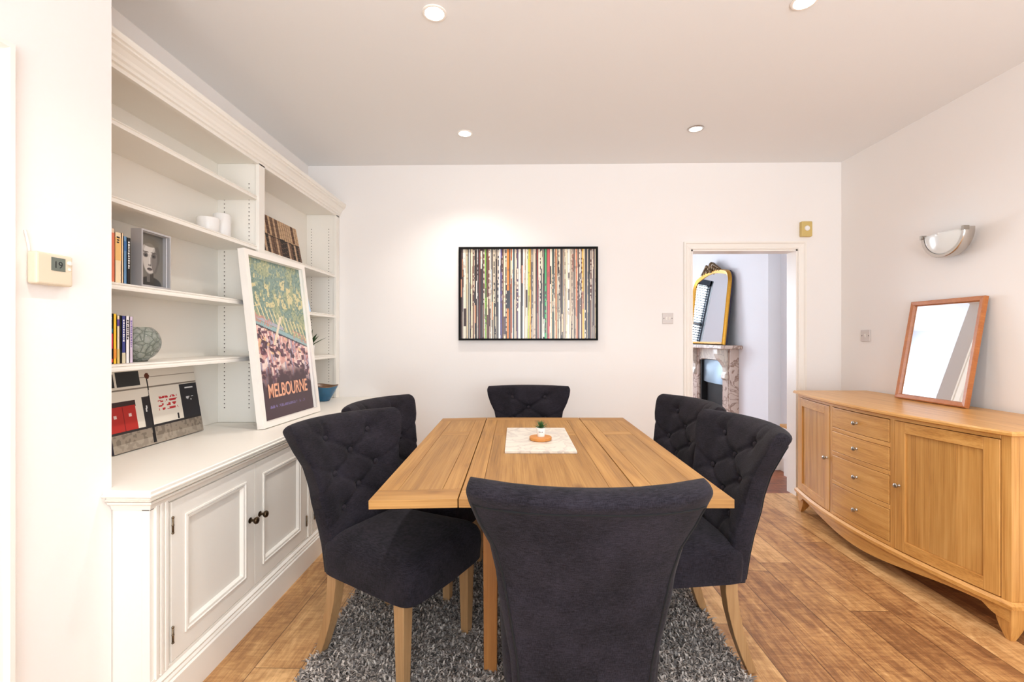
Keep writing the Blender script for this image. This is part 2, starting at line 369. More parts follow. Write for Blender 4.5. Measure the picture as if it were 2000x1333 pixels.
# ------------------------------------------------------------------ room shell
XR = 2.54; YB = 3.70; ZC = 2.648; XL = -1.30; XA = -1.72; YN = 1.44; YR = -1.6
DX0, DX1, DZ = 1.359, 2.195, 1.957
struct('floor', MB().box(-1.9, 2.7, YR - .1, YB + .06, -.1, 0), M_FLOOR)
struct('ceiling', MB().box(-1.9, 2.7, YR - .1, YB + .12, ZC, ZC + .1), M_CEIL)
mb = MB().box(-1.9, DX0, YB, YB + .12, 0, ZC).box(DX1, 2.7, YB, YB + .12, 0, ZC).box(DX0, DX1, YB, YB + .12, DZ, ZC)
struct('wall_back', mb, M_WALL)
struct('wall_right', MB().box(XR, XR + .15, YR, YB, 0, ZC), M_WALL)
struct('wall_left', MB().box(XL - .6, XL, YR, YN, 0, ZC), M_WALL)
struct('wall_alcove', MB().box(XA - .18, XA, YN, YB, 0, ZC), M_WALL)
# wall behind the camera with its window
WX0, WX1, WZ0, WZ1 = -.75, 2.25, .45, 2.4
struct('wall_rear', MB().box(-1.9, WX0, YR - .12, YR, 0, ZC).box(WX1, 2.7, YR - .12, YR, 0, ZC).box(WX0, WX1, YR - .12, YR, 0, WZ0).box(WX0, WX1, YR - .12, YR, WZ1, ZC), M_WALL)
wf = MB()
for a in (WX0, (WX0 + WX1) / 2 - .025, WX1 - .05): wf.box(a, a + .05, YR - .1, YR - .04, WZ0, WZ1)
for a in (WZ0, WZ1 - .05): wf.box(WX0, WX1, YR - .1, YR - .04, a, a + .05)
wn = struct('window_1', wf, M_GLOSSW)
build('glass_pane', MB().box(WX0 + .05, WX1 - .05, YR - .073, YR - .069, WZ0 + .05, WZ1 - .05), M_PANE, wn, label='clear glass pane')
# door lining and architrave of the opening in the back wall
t = MB()
def architrave(mb, x0, x1, z1, y, wd=.062, sgn=-1, th=.022):
    """three sided moulding round an opening in a wall facing -y"""
    prof = [(0, 0), (.004, th * .45), (.014, th * .55), (.018, th * .35), (.042, th * .6), (.05, th), (wd, th), (wd, 0)]
    def P(o, h, k):
        return {0: (x0 - o, y + sgn * h, 0), 1: (x0 - o, y + sgn * h, z1 + o), 2: (x1 + o, y + sgn * h, z1 + o), 3: (x1 + o, y + sgn * h, 0)}[k]
    return mb.loft([[P(o, h, k) for o, h in prof] for k in range(4)])
architrave(t, DX0, DX1, DZ, YB)
struct('trim_1', t, M_GLOSSW)
struct('door_1', MB().box(DX0, DX0 + .012, YB - .003, YB + .123, 0, DZ).box(DX1 - .012, DX1, YB - .003, YB + .123, 0, DZ).box(DX0, DX1, YB - .003, YB + .123, DZ - .012, DZ), M_GLOSSW)
# door in the near left wall, only its frame corner in view
d = MB(); d.box(XL, XL + .012, .36, 1.075, 0.005, 1.925)
for (a, b_) in ((.46, .70), (.76, 1.0)):
    for (c_, e) in ((.15, .85), (1.0, 1.8)): d.box(XL + .012, XL + .018, a, b_, c_, e)
dl = struct('door_2', d, M_GLOSSW)
ar = MB(); architrave(ar, -1.08, -.35, 1.93, 0); ar.v = [(XL - y_, -x_, z_) for (x_, y_, z_) in ar.v]
struct('trim_2', ar, M_GLOSSW)
sk = [(0, 0), (.016, 0), (.016, .095), (.010, .105), (.008, .118), (0, .12)]
struct('baseboard_back', MB().prism([(YB - a, b) for a, b in sk], 'x', -1.15, DX0 - .062).prism([(YB - a, b) for a, b in sk], 'x', DX1 + .062, XR), M_GLOSSW)
struct('baseboard_right', MB().prism([(XR - a, b) for a, b in sk], 'y', YR, YB - .016), M_GLOSSW)
struct('baseboard_left', MB().prism([(XL + a, b) for a, b in sk], 'y', YR, .28).prism([(XL + a, b) for a, b in sk], 'y', 1.18, YN), M_GLOSSW)

# ------------------------------------------------------------------ front room seen through the doorway
FX, FX2, FY0, FY1, CB0, CB1 = 2.36, 2.48, 3.82, 7.6, 4.44, 6.9
struct('floor_front_room', MB().box(-1.3, 2.7, YB + .06, FY1 + .3, -.1, 0), M_FLOOR2)
struct('ceiling_front_room', MB().box(-1.3, 2.7, FY0, FY1 + .3, 2.7, 2.8), M_FRONTROOM)
struct('wall_chimney', MB().prism([(FX2, FY0), (2.7, FY0), (2.7, FY1), (FX2, FY1), (FX2, CB1), (FX, CB1), (FX, CB0), (FX2, CB0)], 'z', 0, 2.7), M_FRONTROOM)
struct('wall_front_left', MB().box(-1.4, -1.3, FY0, FY1, 0, 2.7), M_FRONTROOM)
QX0, QX1, QZ0, QZ1 = 1.5, 2.3, .75, 2.35
struct('wall_front', MB().box(-1.3, -.8, FY1, FY1 + .15, 0, 2.7).box(-.8, .95, FY1, FY1 + .15, 0, QZ0).box(-.8, .95, FY1, FY1 + .15, QZ1, 2.7).box(.95, QX0, FY1, FY1 + .15, 0, 2.7).box(QX1, 2.7, FY1, FY1 + .15, 0, 2.7).box(QX0, QX1, FY1, FY1 + .15, 0, QZ0).box(QX0, QX1, FY1, FY1 + .15, QZ1, 2.7), M_FRONTROOM)
w2 = MB()
for a in (QX0, QX1 - .06): w2.box(a, a + .06, FY1 + .06, FY1 + .12, QZ0, QZ1)
for a in (QZ0, 1.6, QZ1 - .06): w2.box(QX0, QX1, FY1 + .06, FY1 + .12, a, a + .06)
wn2 = struct('window_2', w2, M_GLOSSW)
build('glass_pane', MB().box(QX0 + .05, QX1 - .05, FY1 + .085, FY1 + .09, QZ0 + .05, QZ1 - .05), M_PANE, wn2, label='clear glass pane')
w3 = MB()  # unseen extra window, added to let more daylight into the front room
for a in (-.8, .05, .89): w3.box(a, a + .06, FY1 + .06, FY1 + .12, QZ0, QZ1)
for a in (QZ0, QZ1 - .06): w3.box(-.8, .95, FY1 + .06, FY1 + .12, a, a + .06)
wn3 = struct('added_window', w3, M_GLOSSW)
build('glass_pane', MB().box(-.75, .9, FY1 + .085, FY1 + .09, QZ0 + .05, QZ1 - .05), M_PANE, wn3, label='clear glass pane')
sh = thing('window_shutter', 'dark slatted shutter at the front room window, seen in the gilt mirror', 'shutter', (0, 0, 0))
M_SHUT = plain('dark_shutter', rgb(52, 62, 74), .5)
s_ = MB()
for a in (1.52, 2.25): s_.box(a, a + .03, FY1 + .0, FY1 + .03, QZ0, QZ1)
s_.box(1.52, 2.28, FY1, FY1 + .04, QZ1 - .09, QZ1)
build('shutter_frame', s_, M_SHUT, sh)
s_ = MB()
for k in range(40):
    z = QZ0 + .03 + k * .0405
    s_.prism([(FY1 + .0, z), (FY1 + .035, z + .020), (FY1 + .037, z + .017), (FY1 + .002, z - .003)], 'x', 1.55, 2.25)
build('slats', s_, M_SHUT, sh)
struct('baseboard_chimney', MB().box(FX - .018, FX, CB0 - .018, 5.0, 0, .15).box(FX, FX2, CB0 - .018, CB0, 0, .15).box(FX2 - .018, FX2, FY0, CB0, 0, .15), M_GLOSSW)

# fireplace on the chimney breast
fp = thing('fireplace', 'marble fireplace with a dark cast iron insert beyond the doorway', 'fireplace', (FX, 5.57, 0))
fp_l = lambda mb: mb
ya, yb_ = 5.03 - 5.57, 6.11 - 5.57
build('mantel_shelf', MB().box(-.23, 0, ya - .09, yb_ + .09, 1.135, 1.175), M_MARBLE2, fp, bevel=.008)
for (a, b_) in ((ya, ya + .19), (yb_ - .19, yb_)):
    build('pilaster', MB().box(-.095, 0, a, b_, 0, 1.135).box(-.107, 0, a - .01, b_ + .01, 0, .16).box(-.101, -.09, a + .03, b_ - .03, .2, .9), M_MARBLE2, fp, bevel=.004)
    cp = [(-.095, .80), (-.115, .79), (-.135, .81), (-.13, .85), (-.115, .88), (-.12, .93), (-.15, .98), (-.195, 1.03), (-.215, 1.08), (-.215, 1.135), (-.095, 1.135)]
    c = MB(); c.v = []; c.prism([(x, z) for x, z in cp], 'y', a + .045, b_ - .045)
    build('corbel', c, M_MARBLE, fp, bevel=.006)
build('frieze', MB().prism([(ya + .19, 1.135), (ya + .19, .99), (ya + .24, .985), (ya + .27, 1.0), (ya + .30, 1.0), (yb_ - .30, 1.0), (yb_ - .27, 1.0), (yb_ - .24, .985), (yb_ - .19, .99), (yb_ - .19, 1.135)], 'x', -.085, 0), M_MARBLE, fp, bevel=.003)
ins = build('insert', MB().box(-.07, 0, ya + .19, ya + .235, 0, 1.0).box(-.07, 0, yb_ - .235, yb_ - .19, 0, 1.0).box(-.012, 0, ya + .2, yb_ - .2, 0, 1.0), M_IRON, fp)
hd = [(-.03, .99)]
r_ = [[(-.045 - .035 * (1 - t_) ** .8 * math.cos(q * PI / 2) ** .6, ya + .235 + (yb_ - ya - .47) * (q + 1) / 2, .72 + .27 * t_) for q in np.linspace(-1, 1, 15)] + [(-.01, yb_ - .235, .72 + .27 * t_), (-.01, ya + .235, .72 + .27 * t_)] for t_ in np.linspace(0, 1, 6)]
build('hood', MB().loft(r_), M_HOOD, ins, smooth=True, auto=40)
g_ = MB()
for k in range(7): g_.box(-.14, -.13, ya + .27 + k * .08, ya + .285 + k * .08, .02, .22)
g_.box(-.145, -.125, ya + .25, yb_ - .25, .2, .22).box(-.145, -.0, ya + .25, yb_ - .25, 0, .03)
build('grate', g_, M_IRON, ins)

# gilt overmantel mirror leaning on the chimney breast
gm = thing('overmantel_mirror', 'arched gilt mirror with a carved crest leaning on the mantel shelf', 'mirror', (FX - .125, 5.60, 1.1785))
gm.rotation_euler = (0, math.atan(.09 / .9), 0)
def arch(hw, h, n=10, grow=0):
    """outline in (y, z), arched top with soft shoulders"""
    pts = [(-hw - grow, -grow * .3)]
    R = .16
    for k in range(n + 1):
        a = PI - k / n * PI / 2 * .78; pts.append((-hw + R + (R + grow) * math.cos(a), h - R - .05 + (R + grow) * math.sin(a)))
    x0, z0 = pts[-1]
    for k in range(1, 8):
        f = k / 8; pts.append((x0 * (1 - f), z0 + (h + grow + .0 - z0) * math.sin(f * PI / 2)))
    pts.append((0, h + grow)); L_ = pts[:-1]
    return pts + [(-a, b) for a, b in reversed(L_)]
o_ = arch(.525, .90); i_ = arch(.525, .90, grow=-.05); i_[0] = (i_[0][0], .03); i_[-1] = (i_[-1][0], .03)
o_[0] = (o_[0][0], 0); o_[-1] = (o_[-1][0], 0)
mo = [(Vector(a), Vector(b)) for a, b in zip(o_, i_)]
rings = []
for p, q in mo:
    rings.append([(0, p[0], p[1]), (-.02, p[0], p[1]), (-.038, (p * .75 + q * .25)[0], (p * .75 + q * .25)[1]), (-.03, (p * .4 + q * .6)[0], (p * .4 + q * .6)[1]), (-.02, q[0], q[1]), (0, q[0], q[1])])
rings.append(rings[0])
build('gilt_frame', MB().loft(rings, cap=False), M_GILT, gm, smooth=True, auto=50)
build('mirror_pane', MB().prism([(a, b) for a, b in arch(.525, .90, grow=-.045)], 'x', -.014, -.008), M_MIRROR, gm)
build('backing', MB().prism(o_, 'x', .0, .022), M_BACK, gm, label='dark wooden backing')
cr = MB()
for (y, z, r) in ((0, .95, .045), (-.06, .93, .035), (.06, .93, .035), (-.12, .90, .03), (.12, .90, .03), (-.18, .885, .022), (.18, .885, .022), (0, .90, .04), (-.24, .87, .016), (.24, .87, .016)):
    cr.ball((-.035, y, z), r, 10, 8, sx=.6)
for s in (-1, 1):
    cr.tube([(-.04, s * .05, .93), (-.05, s * .10, .955), (-.045, s * .15, .93), (-.04, s * .21, .90), (-.035, s * .29, .87)], [.016, .018, .014, .012, .005], 8)
    cr.tube([(-.05, s * .01, .90), (-.055, s * .05, .87), (-.05, s * .09, .89)], [.012, .014, .006], 8)
build('crest', cr, M_GILTD, gm, smooth=True, label='tarnished carved crest')
# low white unit with a wooden top in the alcove
lu = thing('low_cupboard', 'white low cupboard with a wooden top in the alcove past the doorway', 'cupboard', (2.43, 4.12, 0))
build('body', MB().box(-.045, .045, -.15, .15, .16, .44).box(-.03, .045, -.13, .13, 0, .16), M_GLOSSW, lu)
build('top', MB().box(-.05, .048, -.16, .16, .44, .465, grain='y'), M_OAK, lu)

# ------------------------------------------------------------------ recessed ceiling lights
def downlight(x, y, lit=True, label='', tilt=(0, 0)):
    t = thing('ceiling_downlight', label, 'ceiling light', (x, y, ZC), 0, 'recessed downlights')
    rg = MB().lathe([(.052, .002), (.052, -.004), (.047, -.007), (.041, -.005), (.040, .0)], 32)
    build('bezel', rg, M_GLOSSW if lit else M_CHROME, t, smooth=True, auto=50)
    build('bulb', MB().lathe([(.0001, -.006), (.03, -.004), (.041, -.001), (.041, .001), (.0001, .001)], 24), M_LAMP if lit else M_LAMPDIM, t, label='glowing bulb')
    d_ = bpy.data.lights.new('downlight_beam', 'SPOT'); d_.energy = SPOT_POWER if lit else SPOT_POWER * .5; d_.color = SPOT_COL; d_.spot_size = math.radians(125); d_.spot_blend = .75; d_.shadow_soft_size = .03
    l = bpy.data.objects.new('downlight_beam', d_); l.parent = t; l.location = (0, 0, -.02); l.rotation_euler = (tilt[0], tilt[1], 0); COL.objects.link(l)
downlight(-.38, 3.13, True, 'bright downlight near the back wall, above the record picture')
downlight(1.165, 3.09, False, 'dim tilted downlight near the back wall, on the doorway side', (-.5, 0))
downlight(-.37, 1.97, True, 'bright downlight at the top, on the bookcase side')
downlight(1.175, 1.93, True, 'bright downlight at the top, on the sideboard side')
for (x, y) in ((-.37, .7), (1.18, .7), (-.37, -.6), (1.18, -.6)):
    d_ = light('downlight_beam', 'SPOT', (x, y, ZC - .02), SPOT_POWER, SPOT_COL, spot_size=math.radians(125), spot_blend=.75, shadow_soft_size=.03)

# ------------------------------------------------------------------ built-in bookcase: base cupboards, worktop, shelves
XC = -1.175      # door plane
bc = thing('base_cupboard', 'white panelled base cupboards along the left wall under the bookcase', 'cupboard', (0, 0, 0))
c = MB().box(XA + .004, XC - .02, YN + .004, YB - .004, .0, .735)
for (a, b_) in ((YN + .002, 1.525), (2.505, 2.59), (3.565, YB - .004)):           # uprights with fluting
    c.box(XC - .03, XC - .004, a, b_, .12, .735)
    for k in range(3):
        m_ = a + (b_ - a) * (.28 + k * .24); c.box(XC - .006, XC + .004, m_ - .006, m_ + .006, .15, .72)
c.box(XC - .03, XC - .004, YN + .002, YB - .004, .70, .735).box(XC - .03, XC - .004, YN + .002, YB - .004, .1, .158)
build('carcass', c, M_CAB, bc, bevel=.0015)
pp = [(-.03, 0), (.018, 0), (.018, .108), (.012, .113), (.013, .12), (.008, .128), (.010, .136), (0, .146), (0, .156), (-.03, .156)]
def bo(o, z): return [(XA + .006, YB - .005, z), (XA + .006, YN + .006, z), (XL + .003, YN + .006, z), (XL + .003, YN - .001 - o, z), (XC + o, YN - .001 - o, z), (XC + o, YB - .005, z)]
build('bed_moulding', MB().loft([bo(o, z) for o, z in ((.002, .706), (.004, .712), (.008, .722), (.018, .728), (.020, .7355))]), M_CAB, bc)
build('plinth', MB().sweep([(a, b) for a, b in pp], [(XC, YB - .004, 1, 0), (XC, YN, 1, 0)]), M_CAB, bc)
dy = [(1.53, 2.012), (2.016, 2.50), (2.595, 3.075), (3.079, 3.56)]
for k, (a, b_) in enumerate(dy):
    z0, z1 = .160, .698; st = .068
    m_ = MB().box(XC - .02, XC, a, a + st, z0, z1).box(XC - .02, XC, b_ - st, b_, z0, z1).box(XC - .02, XC, a + st, b_ - st, z0, z0 + st).box(XC - .02, XC, a + st, b_ - st, z1 - st, z1)
    m_.box(XC - .02, XC - .012, a + st, b_ - st, z0 + st, z1 - st)
    fr = [(0, -.012), (0, .004), (.006, .005), (.010, 0), (.013, .002), (.019, .001), (.022, -.004), (.026, -.012)]
    cs = [(a + st - .006, z0 + st - .006, 1, 1), (b_ - st + .006, z0 + st - .006, -1, 1), (b_ - st + .006, z1 - st + .006, -1, -1), (a + st - .006, z1 - st + .006, 1, -1)]
    rr = [[(XC + h, y + sy * o, z + sz * o) for o, h in fr] for (y, z, sy, sz) in cs]; rr.append(rr[0])
    m_.loft(rr, cap=False)
    dr = build('door', m_, M_CAB, bc)
    right = k % 2 == 0
    ky = b_ - .035 if right else a + .035
    kn = MB().lathe([(.011, 0), (.013, .003), (.006, .007), (.005, .018), (.012, .022), (.0155, .029), (.013, .036), (.004, .040), (.0001, .040)], 18, (XC, ky, .46), 'x')
    build('knob', kn, M_BRONZE, dr, smooth=True, auto=50, label='dark bronze knob')
    hy = a + .0 if right else b_
    for z in (.25, .62):
        hg = MB().lathe([(.0035, -.024), (.0035, .024)], 10, (XC + .004, hy, z), cap=True)
        for q in (-.026, 0, .026): hg.ball((XC + .004, hy, z + q), .0045, 8, 6)
        build('hinge', hg, M_BRASS, dr, smooth=True, label='small aged metal hinge')

WTZ = .777
wt = MB()
prof = [(-.06, .736), (.004, .7365), (.018, .738), (.022, .740), (.024, .743), (.016, .746), (.018, .750), (.030, .754), (.034, .758), (.034, .762), (.028, .764), (.030, .768), (.030, .774), (.026, WTZ), (-.06, WTZ)]
def wo(o, z): return [(XA + .004, YB - .003, z), (XA + .004, YN + .004, z), (XL + .002, YN + .004, z), (XL + .002, YN - .005 - o, z), (XC + o, YN - .005 - o, z), (XC + o, YB - .003, z)]
wt.loft([wo(o, z) for o, z in prof[1:-1]])
worktop = build('worktop', wt, M_CAB, smooth=True, auto=30)
tag(worktop, 'long white worktop with a moulded edge along the left wall', 'worktop')

bk = thing('bookcase', 'white built-in bookcase with adjustable shelves above the worktop', 'bookcase', (0, 0, 0))
XS = -1.465; D0, D1 = 2.552, 2.612; Z0 = WTZ + .001; ZT = 2.235
c = MB().box(XA + .002, XA + .012, YN + .004, YB - .004, Z0, 2.30)                      # back panel
build('back_panel', c, M_CAB, bk)
build('divider', MB().box(XA + .012, XS - .02, D0 + .012, D1 - .012, Z0, ZT).box(XS - .02, XS, D0, D1, Z0, ZT), M_CAB, bk, bevel=.002)
build('side_panel', MB().box(XA + .012, XS - .02, 3.642, YB - .004, Z0, ZT).box(XS - .02, XS, 3.632, YB - .004, Z0, ZT), M_CAB, bk, bevel=.002)
build('side_panel', MB().box(XA + .012, XS, YN + .004, YN + .045, Z0, ZT), M_CAB, bk, bevel=.002)
build('top_panel', MB().box(XA + .012, XS - .021, YN + .004, YB - .004, ZT, ZT + .03), M_CAB, bk)
cp = [(-.02, 2.226), (.0, 2.226), (.0, 2.242), (.010, 2.245), (.010, 2.258), (.018, 2.264), (.022, 2.276), (.034, 2.292), (.044, 2.298), (.044, 2.306), (.052, 2.310), (.054, 2.325), (.054, 2.332), (-.02, 2.332)]
build('cornice', MB().sweep([(a, b) for a, b in cp], [(XS, YB - .003, 1, 0), (XS, YN + .003, 1, 0)]), M_CAB, bk)
def shelf(y0, y1, z, th=.022):
    p = [(XA + .013, z), (XS - .018, z), (XS - .010, z - .003), (XS - .008, z - .007), (XS - .012, z - .010), (XS - .008, z - th + .004), (XS - .008, z - th - .004), (XS - .03, z - th - .004), (XS - .03, z - th), (XA + .013, z - th)]
    build('shelf', MB().prism(p, 'y', y0, y1), M_CAB, bk)
SL = [1.155, 1.456, 1.771, 2.052]; SR = [1.122, 1.440, 1.762]
for z in SL: shelf(YN + .046, D0 + .011, z)
for z in SR: shelf(D1 - .011, 3.641, z)
def holes(x, y, side, z0, z1):
    m_ = MB(); z = z0
    while z < z1:
        m_.lathe([(.0001, 0), (.0032, 0), (.0032, .0008), (.0001, .0008)], 8, (x, y - (.0006 if side > 0 else .0002), z), 'y'); z += .0225
    build('peg_holes', m_, M_HOLE, bk, label='row of dark peg holes', kind='stuff')
for x in (-1.528, -1.668):
    holes(x, D0 + .0118, 1, .86, 2.12)
    holes(x, 3.6418, 1, .86, 2.12)

# ------------------------------------------------------------------ things on the bookcase
# framed travel poster leaning on the worktop
fw, fh = .598, .945
po = thing('framed_poster', 'white framed travel poster of a city leaning against the bookcase', 'poster', (-1.343, 2.652, WTZ + .001), 0)
base_dir = math.atan2(-(-1.335 + 1.378), .605)       # frame turned slightly
PM = Matrix.Rotation(PI / 2 - .055, 4, 'Z') @ Matrix.Rotation(-math.radians(6.6), 4, 'X')   # local +x along the wall, faces -Y -> +X room
po.rotation_euler = PM.to_euler()
ft, fd = .030, .036
fr = MB()
def frame_loft(mb, w_, h_, prof, **k):
    """picture frame in local XZ facing -Y; prof = (inward, towards viewer)"""
    cs = [(-w_ / 2, 0, 1, 1), (w_ / 2, 0, -1, 1), (w_ / 2, h_, -1, -1), (-w_ / 2, h_, 1, -1)]
    rr = [[(x + sx * o, -h, z + sz * o) for o, h in prof] for (x, z, sx, sz) in cs]; rr.append(rr[0])
    return mb.loft(rr, cap=False, **k)
frame_loft(fr, fw, fh, [(0, -.0), (0, fd), (ft, fd), (ft, fd - .007), (ft - .002, fd - .012), (ft + .001, fd - .022), (ft + .001, 0)])
build('frame', fr, M_GLOSSW, po)
build('backing', MB().box(-fw / 2 + .003, fw / 2 - .003, -.008, 0, .003, fh - .003), M_BACK, po)
def poster_fn(U, V):
    n1 = vnoise(U, V, 9, 14, 1); n2 = vnoise(U, V, 24, 36, 2); n3 = vnoise(U, V, 60, 90, 3)
    C = np.zeros(U.shape + (3,)); C[:] = (128, 152, 142)
    C = mixc(C, (n1 * .6 + n2 * .4 > .55) * .8, (166, 172, 134)); C = mixc(C, (n2 > .62) * (np.abs(V - .80) < .1), (214, 204, 156))
    C = mixc(C, (n3 > .70) * .6, (96, 122, 112)); C = mixc(C, (n3 < .22) * .6, (206, 200, 150))
    d = V - (.62 - .16 * U)                               # river line
    # streets and a stadium field by the river
    C = mixc(C, (np.abs(((U * 1.4 + V) * 11) % 1 - .5) < .12) * (np.abs(d - .07) < .05), (228, 216, 170))
    # city below the river
    jag = vnoise(U, V, 30, 12, 9) * .03
    city = d < -.005 + jag * .3
    b1 = cells(U + .02 * np.sin(V * 60), V + .2 * U, 26, 40, 4); b2 = cells(U + .15 * V, V - .25 * U, 40, 18, 5); b3 = cells(U, V, 20, 60, 6)
    K = np.zeros(U.shape + (3,)); K[:] = (170, 112, 116)
    K = mixc(K, b1 > .4, (222, 168, 158)); K = mixc(K, b2 > .62, (238, 214, 204)); K = mixc(K, (b3 > .72), (92, 54, 72))
    K = mixc(K, (b2 < .16), (172, 164, 186)); K = mixc(K, (b1 < .14), (66, 42, 58)); K = mixc(K, (b1 > .9) * (V > .4), (226, 186, 140)); K = K * .85 + np.array((214., 170., 166.)) * .12 + 8 + 40 * (vnoise(U, V, 40, 60, 44)[..., None] - .5)
    C = np.where(city[..., None], K, C)
    C = mixc(C, (np.abs(d) < .013), (150, 182, 186)); C = mixc(C, (np.abs(d - .03) < .011) * (U < .55), (176, 176, 190))
    C = mixc(C, (np.abs(d + .018) < .004), (60, 66, 74))
    C = mixc(C, (d > .0) * (d < .055) * (n3 > .5) * ((U < .35) | (U > .72)) * .8, (200, 144, 130))
    br = np.abs(U - (.44 + (V - .56) * .9)) < .02; C = mixc(C, br * (V > .46) * (V < .64), (232, 216, 190))
    fade = np.clip((.31 - V) / .08 + (vnoise(U, V, 14, 14, 8) - .5) * 1.6, 0, 1)
    C = mixc(C, fade * (V < .34), (74, 52, 60)); C = mixc(C, V < .20, (74, 54, 62))
    C = mixc(C, (np.abs(V - .076) < .009) * (U > .16) * (U < .82) * (n3 > .42) * (1 - .5 * U), (120, 108, 160))
    return C
printed('print', fw - 2 * ft, fh - 2 * ft, 150, 240, poster_fn, po, Matrix.Translation((0, -.010, ft)), M_PRINTG)
FL = Matrix.Rotation(PI / 2, 4, 'X')
text_mesh('lettering', 'MELBOURNE', .104, M_SALMON, po, Matrix.Translation((.012, -.0115, ft + .118)) @ FL @ Matrix.Diagonal((.68, 1.02, 1, 1)), bold=.0016, label='salmon capitals reading MELBOURNE')

# street photograph on canvas, leaning under the lowest shelf
cv = thing('street_canvas', 'canvas photo of red doors and a lamp post leaning on the worktop', 'canvas', (-1.645, 2.075, WTZ + .001))
cv.rotation_euler = (Matrix.Rotation(PI / 2, 4, 'Z') @ Matrix.Rotation(-math.radians(9.8), 4, 'X')).to_euler()
cw, chh = .52, .335
def street_fn(U, V):
    n = vnoise(U, V, 50, 30, 11); n2 = vnoise(U, V, 8, 5, 12)
    C = np.zeros(U.shape + (3,)); C[:] = (226, 218, 206)
    C = mixc(C, (V < .90) * (V > .885) * (U > .3), (150, 138, 124)); C = mixc(C, (np.abs(V - .76) < .006), (130, 120, 108))
    C = mixc(C, (V > .80) * (V < .97) * (U < .10), (44, 42, 42)); C = mixc(C, (V > .80) * (V < .99) * (U > .12) * (U < .345), (50, 50, 50))
    C = mixc(C, (V > .54) * (V < .62) * (U < .27), (60, 44, 44)); C = mixc(C, (V > .24) * (V < .56) * (U < .26), (178, 46, 40))
    C = mixc(C, (V > .25) * (V < .55) * (np.abs(U - .135) < .005), (120, 28, 28))
    for (cu, cv_) in ((.06, .44), (.2, .44)): C = mixc(C, (np.abs(U - cu) < .014) * (np.abs(V - cv_) < .025), (226, 200, 196))
    C = mixc(C, (V > .24) * (V < .64) * (U > .33) * (U < .42), (46, 42, 44)); C = mixc(C, (np.abs(U - .37) < .012) * (np.abs(V - .48) < .04) * (n > .4), (220, 220, 220))
    C = mixc(C, (V > .24) * (V < .74) * (U > .77), (46, 44, 48)); C = mixc(C, (V > .67) * (V < .69) * (U > .84) * (U < .95) * (n > .3), (220, 220, 220))
    C = mixc(C, (np.abs(U - .89) < .05) * (np.abs(V - .52) < .03) * (n > .55), (210, 210, 210))
    g = (V > .41) * (V < .62) * (U > .50) * (U < .73) * (((V * 19) % 1) < .62) * (vnoise(U, V, 60, 34, 15) > .52)
    C = mixc(C, g, (188, 44, 50))
    C = mixc(C, (np.abs(U - .71) < .010) * (V > .26) * (V < .34), (34, 30, 34))
    C = mixc(C, V < .24, (146, 134, 120)); C = mixc(C, (V < .235) * (n > .6) * .6, (104, 94, 84)); C = mixc(C, (np.abs(V - .235) < .012), (44, 40, 40))
    C = mixc(C, (V < .10) * .35, (206, 196, 180))
    lx = .405 + (V - .1) * .02
    C = mixc(C, (np.abs(U - lx) < .006 + .010 * (V < .22)) * (V < .90) * (V > .02), (24, 20, 22))
    C = mixc(C, ((U - .425) ** 2 * 2.4 + (V - .91) ** 2) < .0016, (96, 50, 30))
    return C
build('stretcher', MB().box(-cw / 2, cw / 2, -.018, 0, 0, chh), M_BACK, cv, label='dark canvas edge')
printed('print', cw, chh, 150, 100, street_fn, cv, Matrix.Translation((0, -.0185, 0)))

# grey portrait in a deep box frame
pf = thing('portrait_frame', 'black and white portrait in a silver box frame beside the books', 'photo frame', (-1.535, 1.862, 1.457), PI / 2 + .03)
frame_loft(m_ := MB(), .158, .228, [(0, 0), (0, .042), (.007, .042), (.007, .030), (.009, .028), (.009, 0)]); build('frame', m_, M_SHADOWBOX, pf)
build('backing', MB().box(-.075, .075, -.006, 0, .003, .225), M_BACK, pf)
def face_fn(U, V):
    C = np.zeros(U.shape + (3,)); C[:] = (118, 114, 106); C = mixc(C, V * .35, (90, 86, 76))
    def el(cu, cv_, a, b): return np.clip((1 - ((U - cu) / a) ** 2 - ((V - cv_) / b) ** 2) * 5, 0, 1)
    C = mixc(C, el(.5, .02, .46, .17), (52, 50, 48)); C = mixc(C, (np.abs(U - .5) < .12) * (V > .08) * (V < .3), (104, 100, 96)); C = mixc(C, (U > .5) * (U < .63) * (V > .08) * (V < .32), (60, 57, 54))
    C = mixc(C, el(.52, .60, .37, .34), (92, 86, 78)); C = mixc(C, el(.50, .53, .28, .31), (196, 190, 184)); C = mixc(C, el(.68, .50, .14, .26) * .75, (96, 90, 86))
    C = mixc(C, el(.46, .72, .24, .11) * .7, (214, 210, 204)); C = mixc(C, el(.52, .84, .34, .09) * .85, (108, 102, 90))
    for s in (-1, 1):
        C = mixc(C, el(.49 + s * .15, .59, .095, .05) * .8, (78, 72, 70)); C = mixc(C, el(.49 + s * .15, .585, .045, .022), (26, 24, 26)); C = mixc(C, el(.49 + s * .15, .65, .12, .012) * .8, (70, 64, 60))
    C = mixc(C, el(.53, .47, .035, .10) * .5, (120, 114, 110)); C = mixc(C, el(.49, .405, .06, .02) * .7, (66, 60, 58)); C = mixc(C, el(.49, .48, .02, .09) * .6, (232, 228, 224))
    C = mixc(C, el(.49, .325, .10, .032), (88, 78, 78)); C = mixc(C, el(.49, .328, .08, .007), (38, 32, 32)); C = mixc(C, el(.49, .308, .07, .012) * .6, (140, 130, 128))
    return C
printed('print', .142, .212, 120, 180, face_fn, pf, Matrix.Translation((0, -.014, .008)), M_PRINTG)

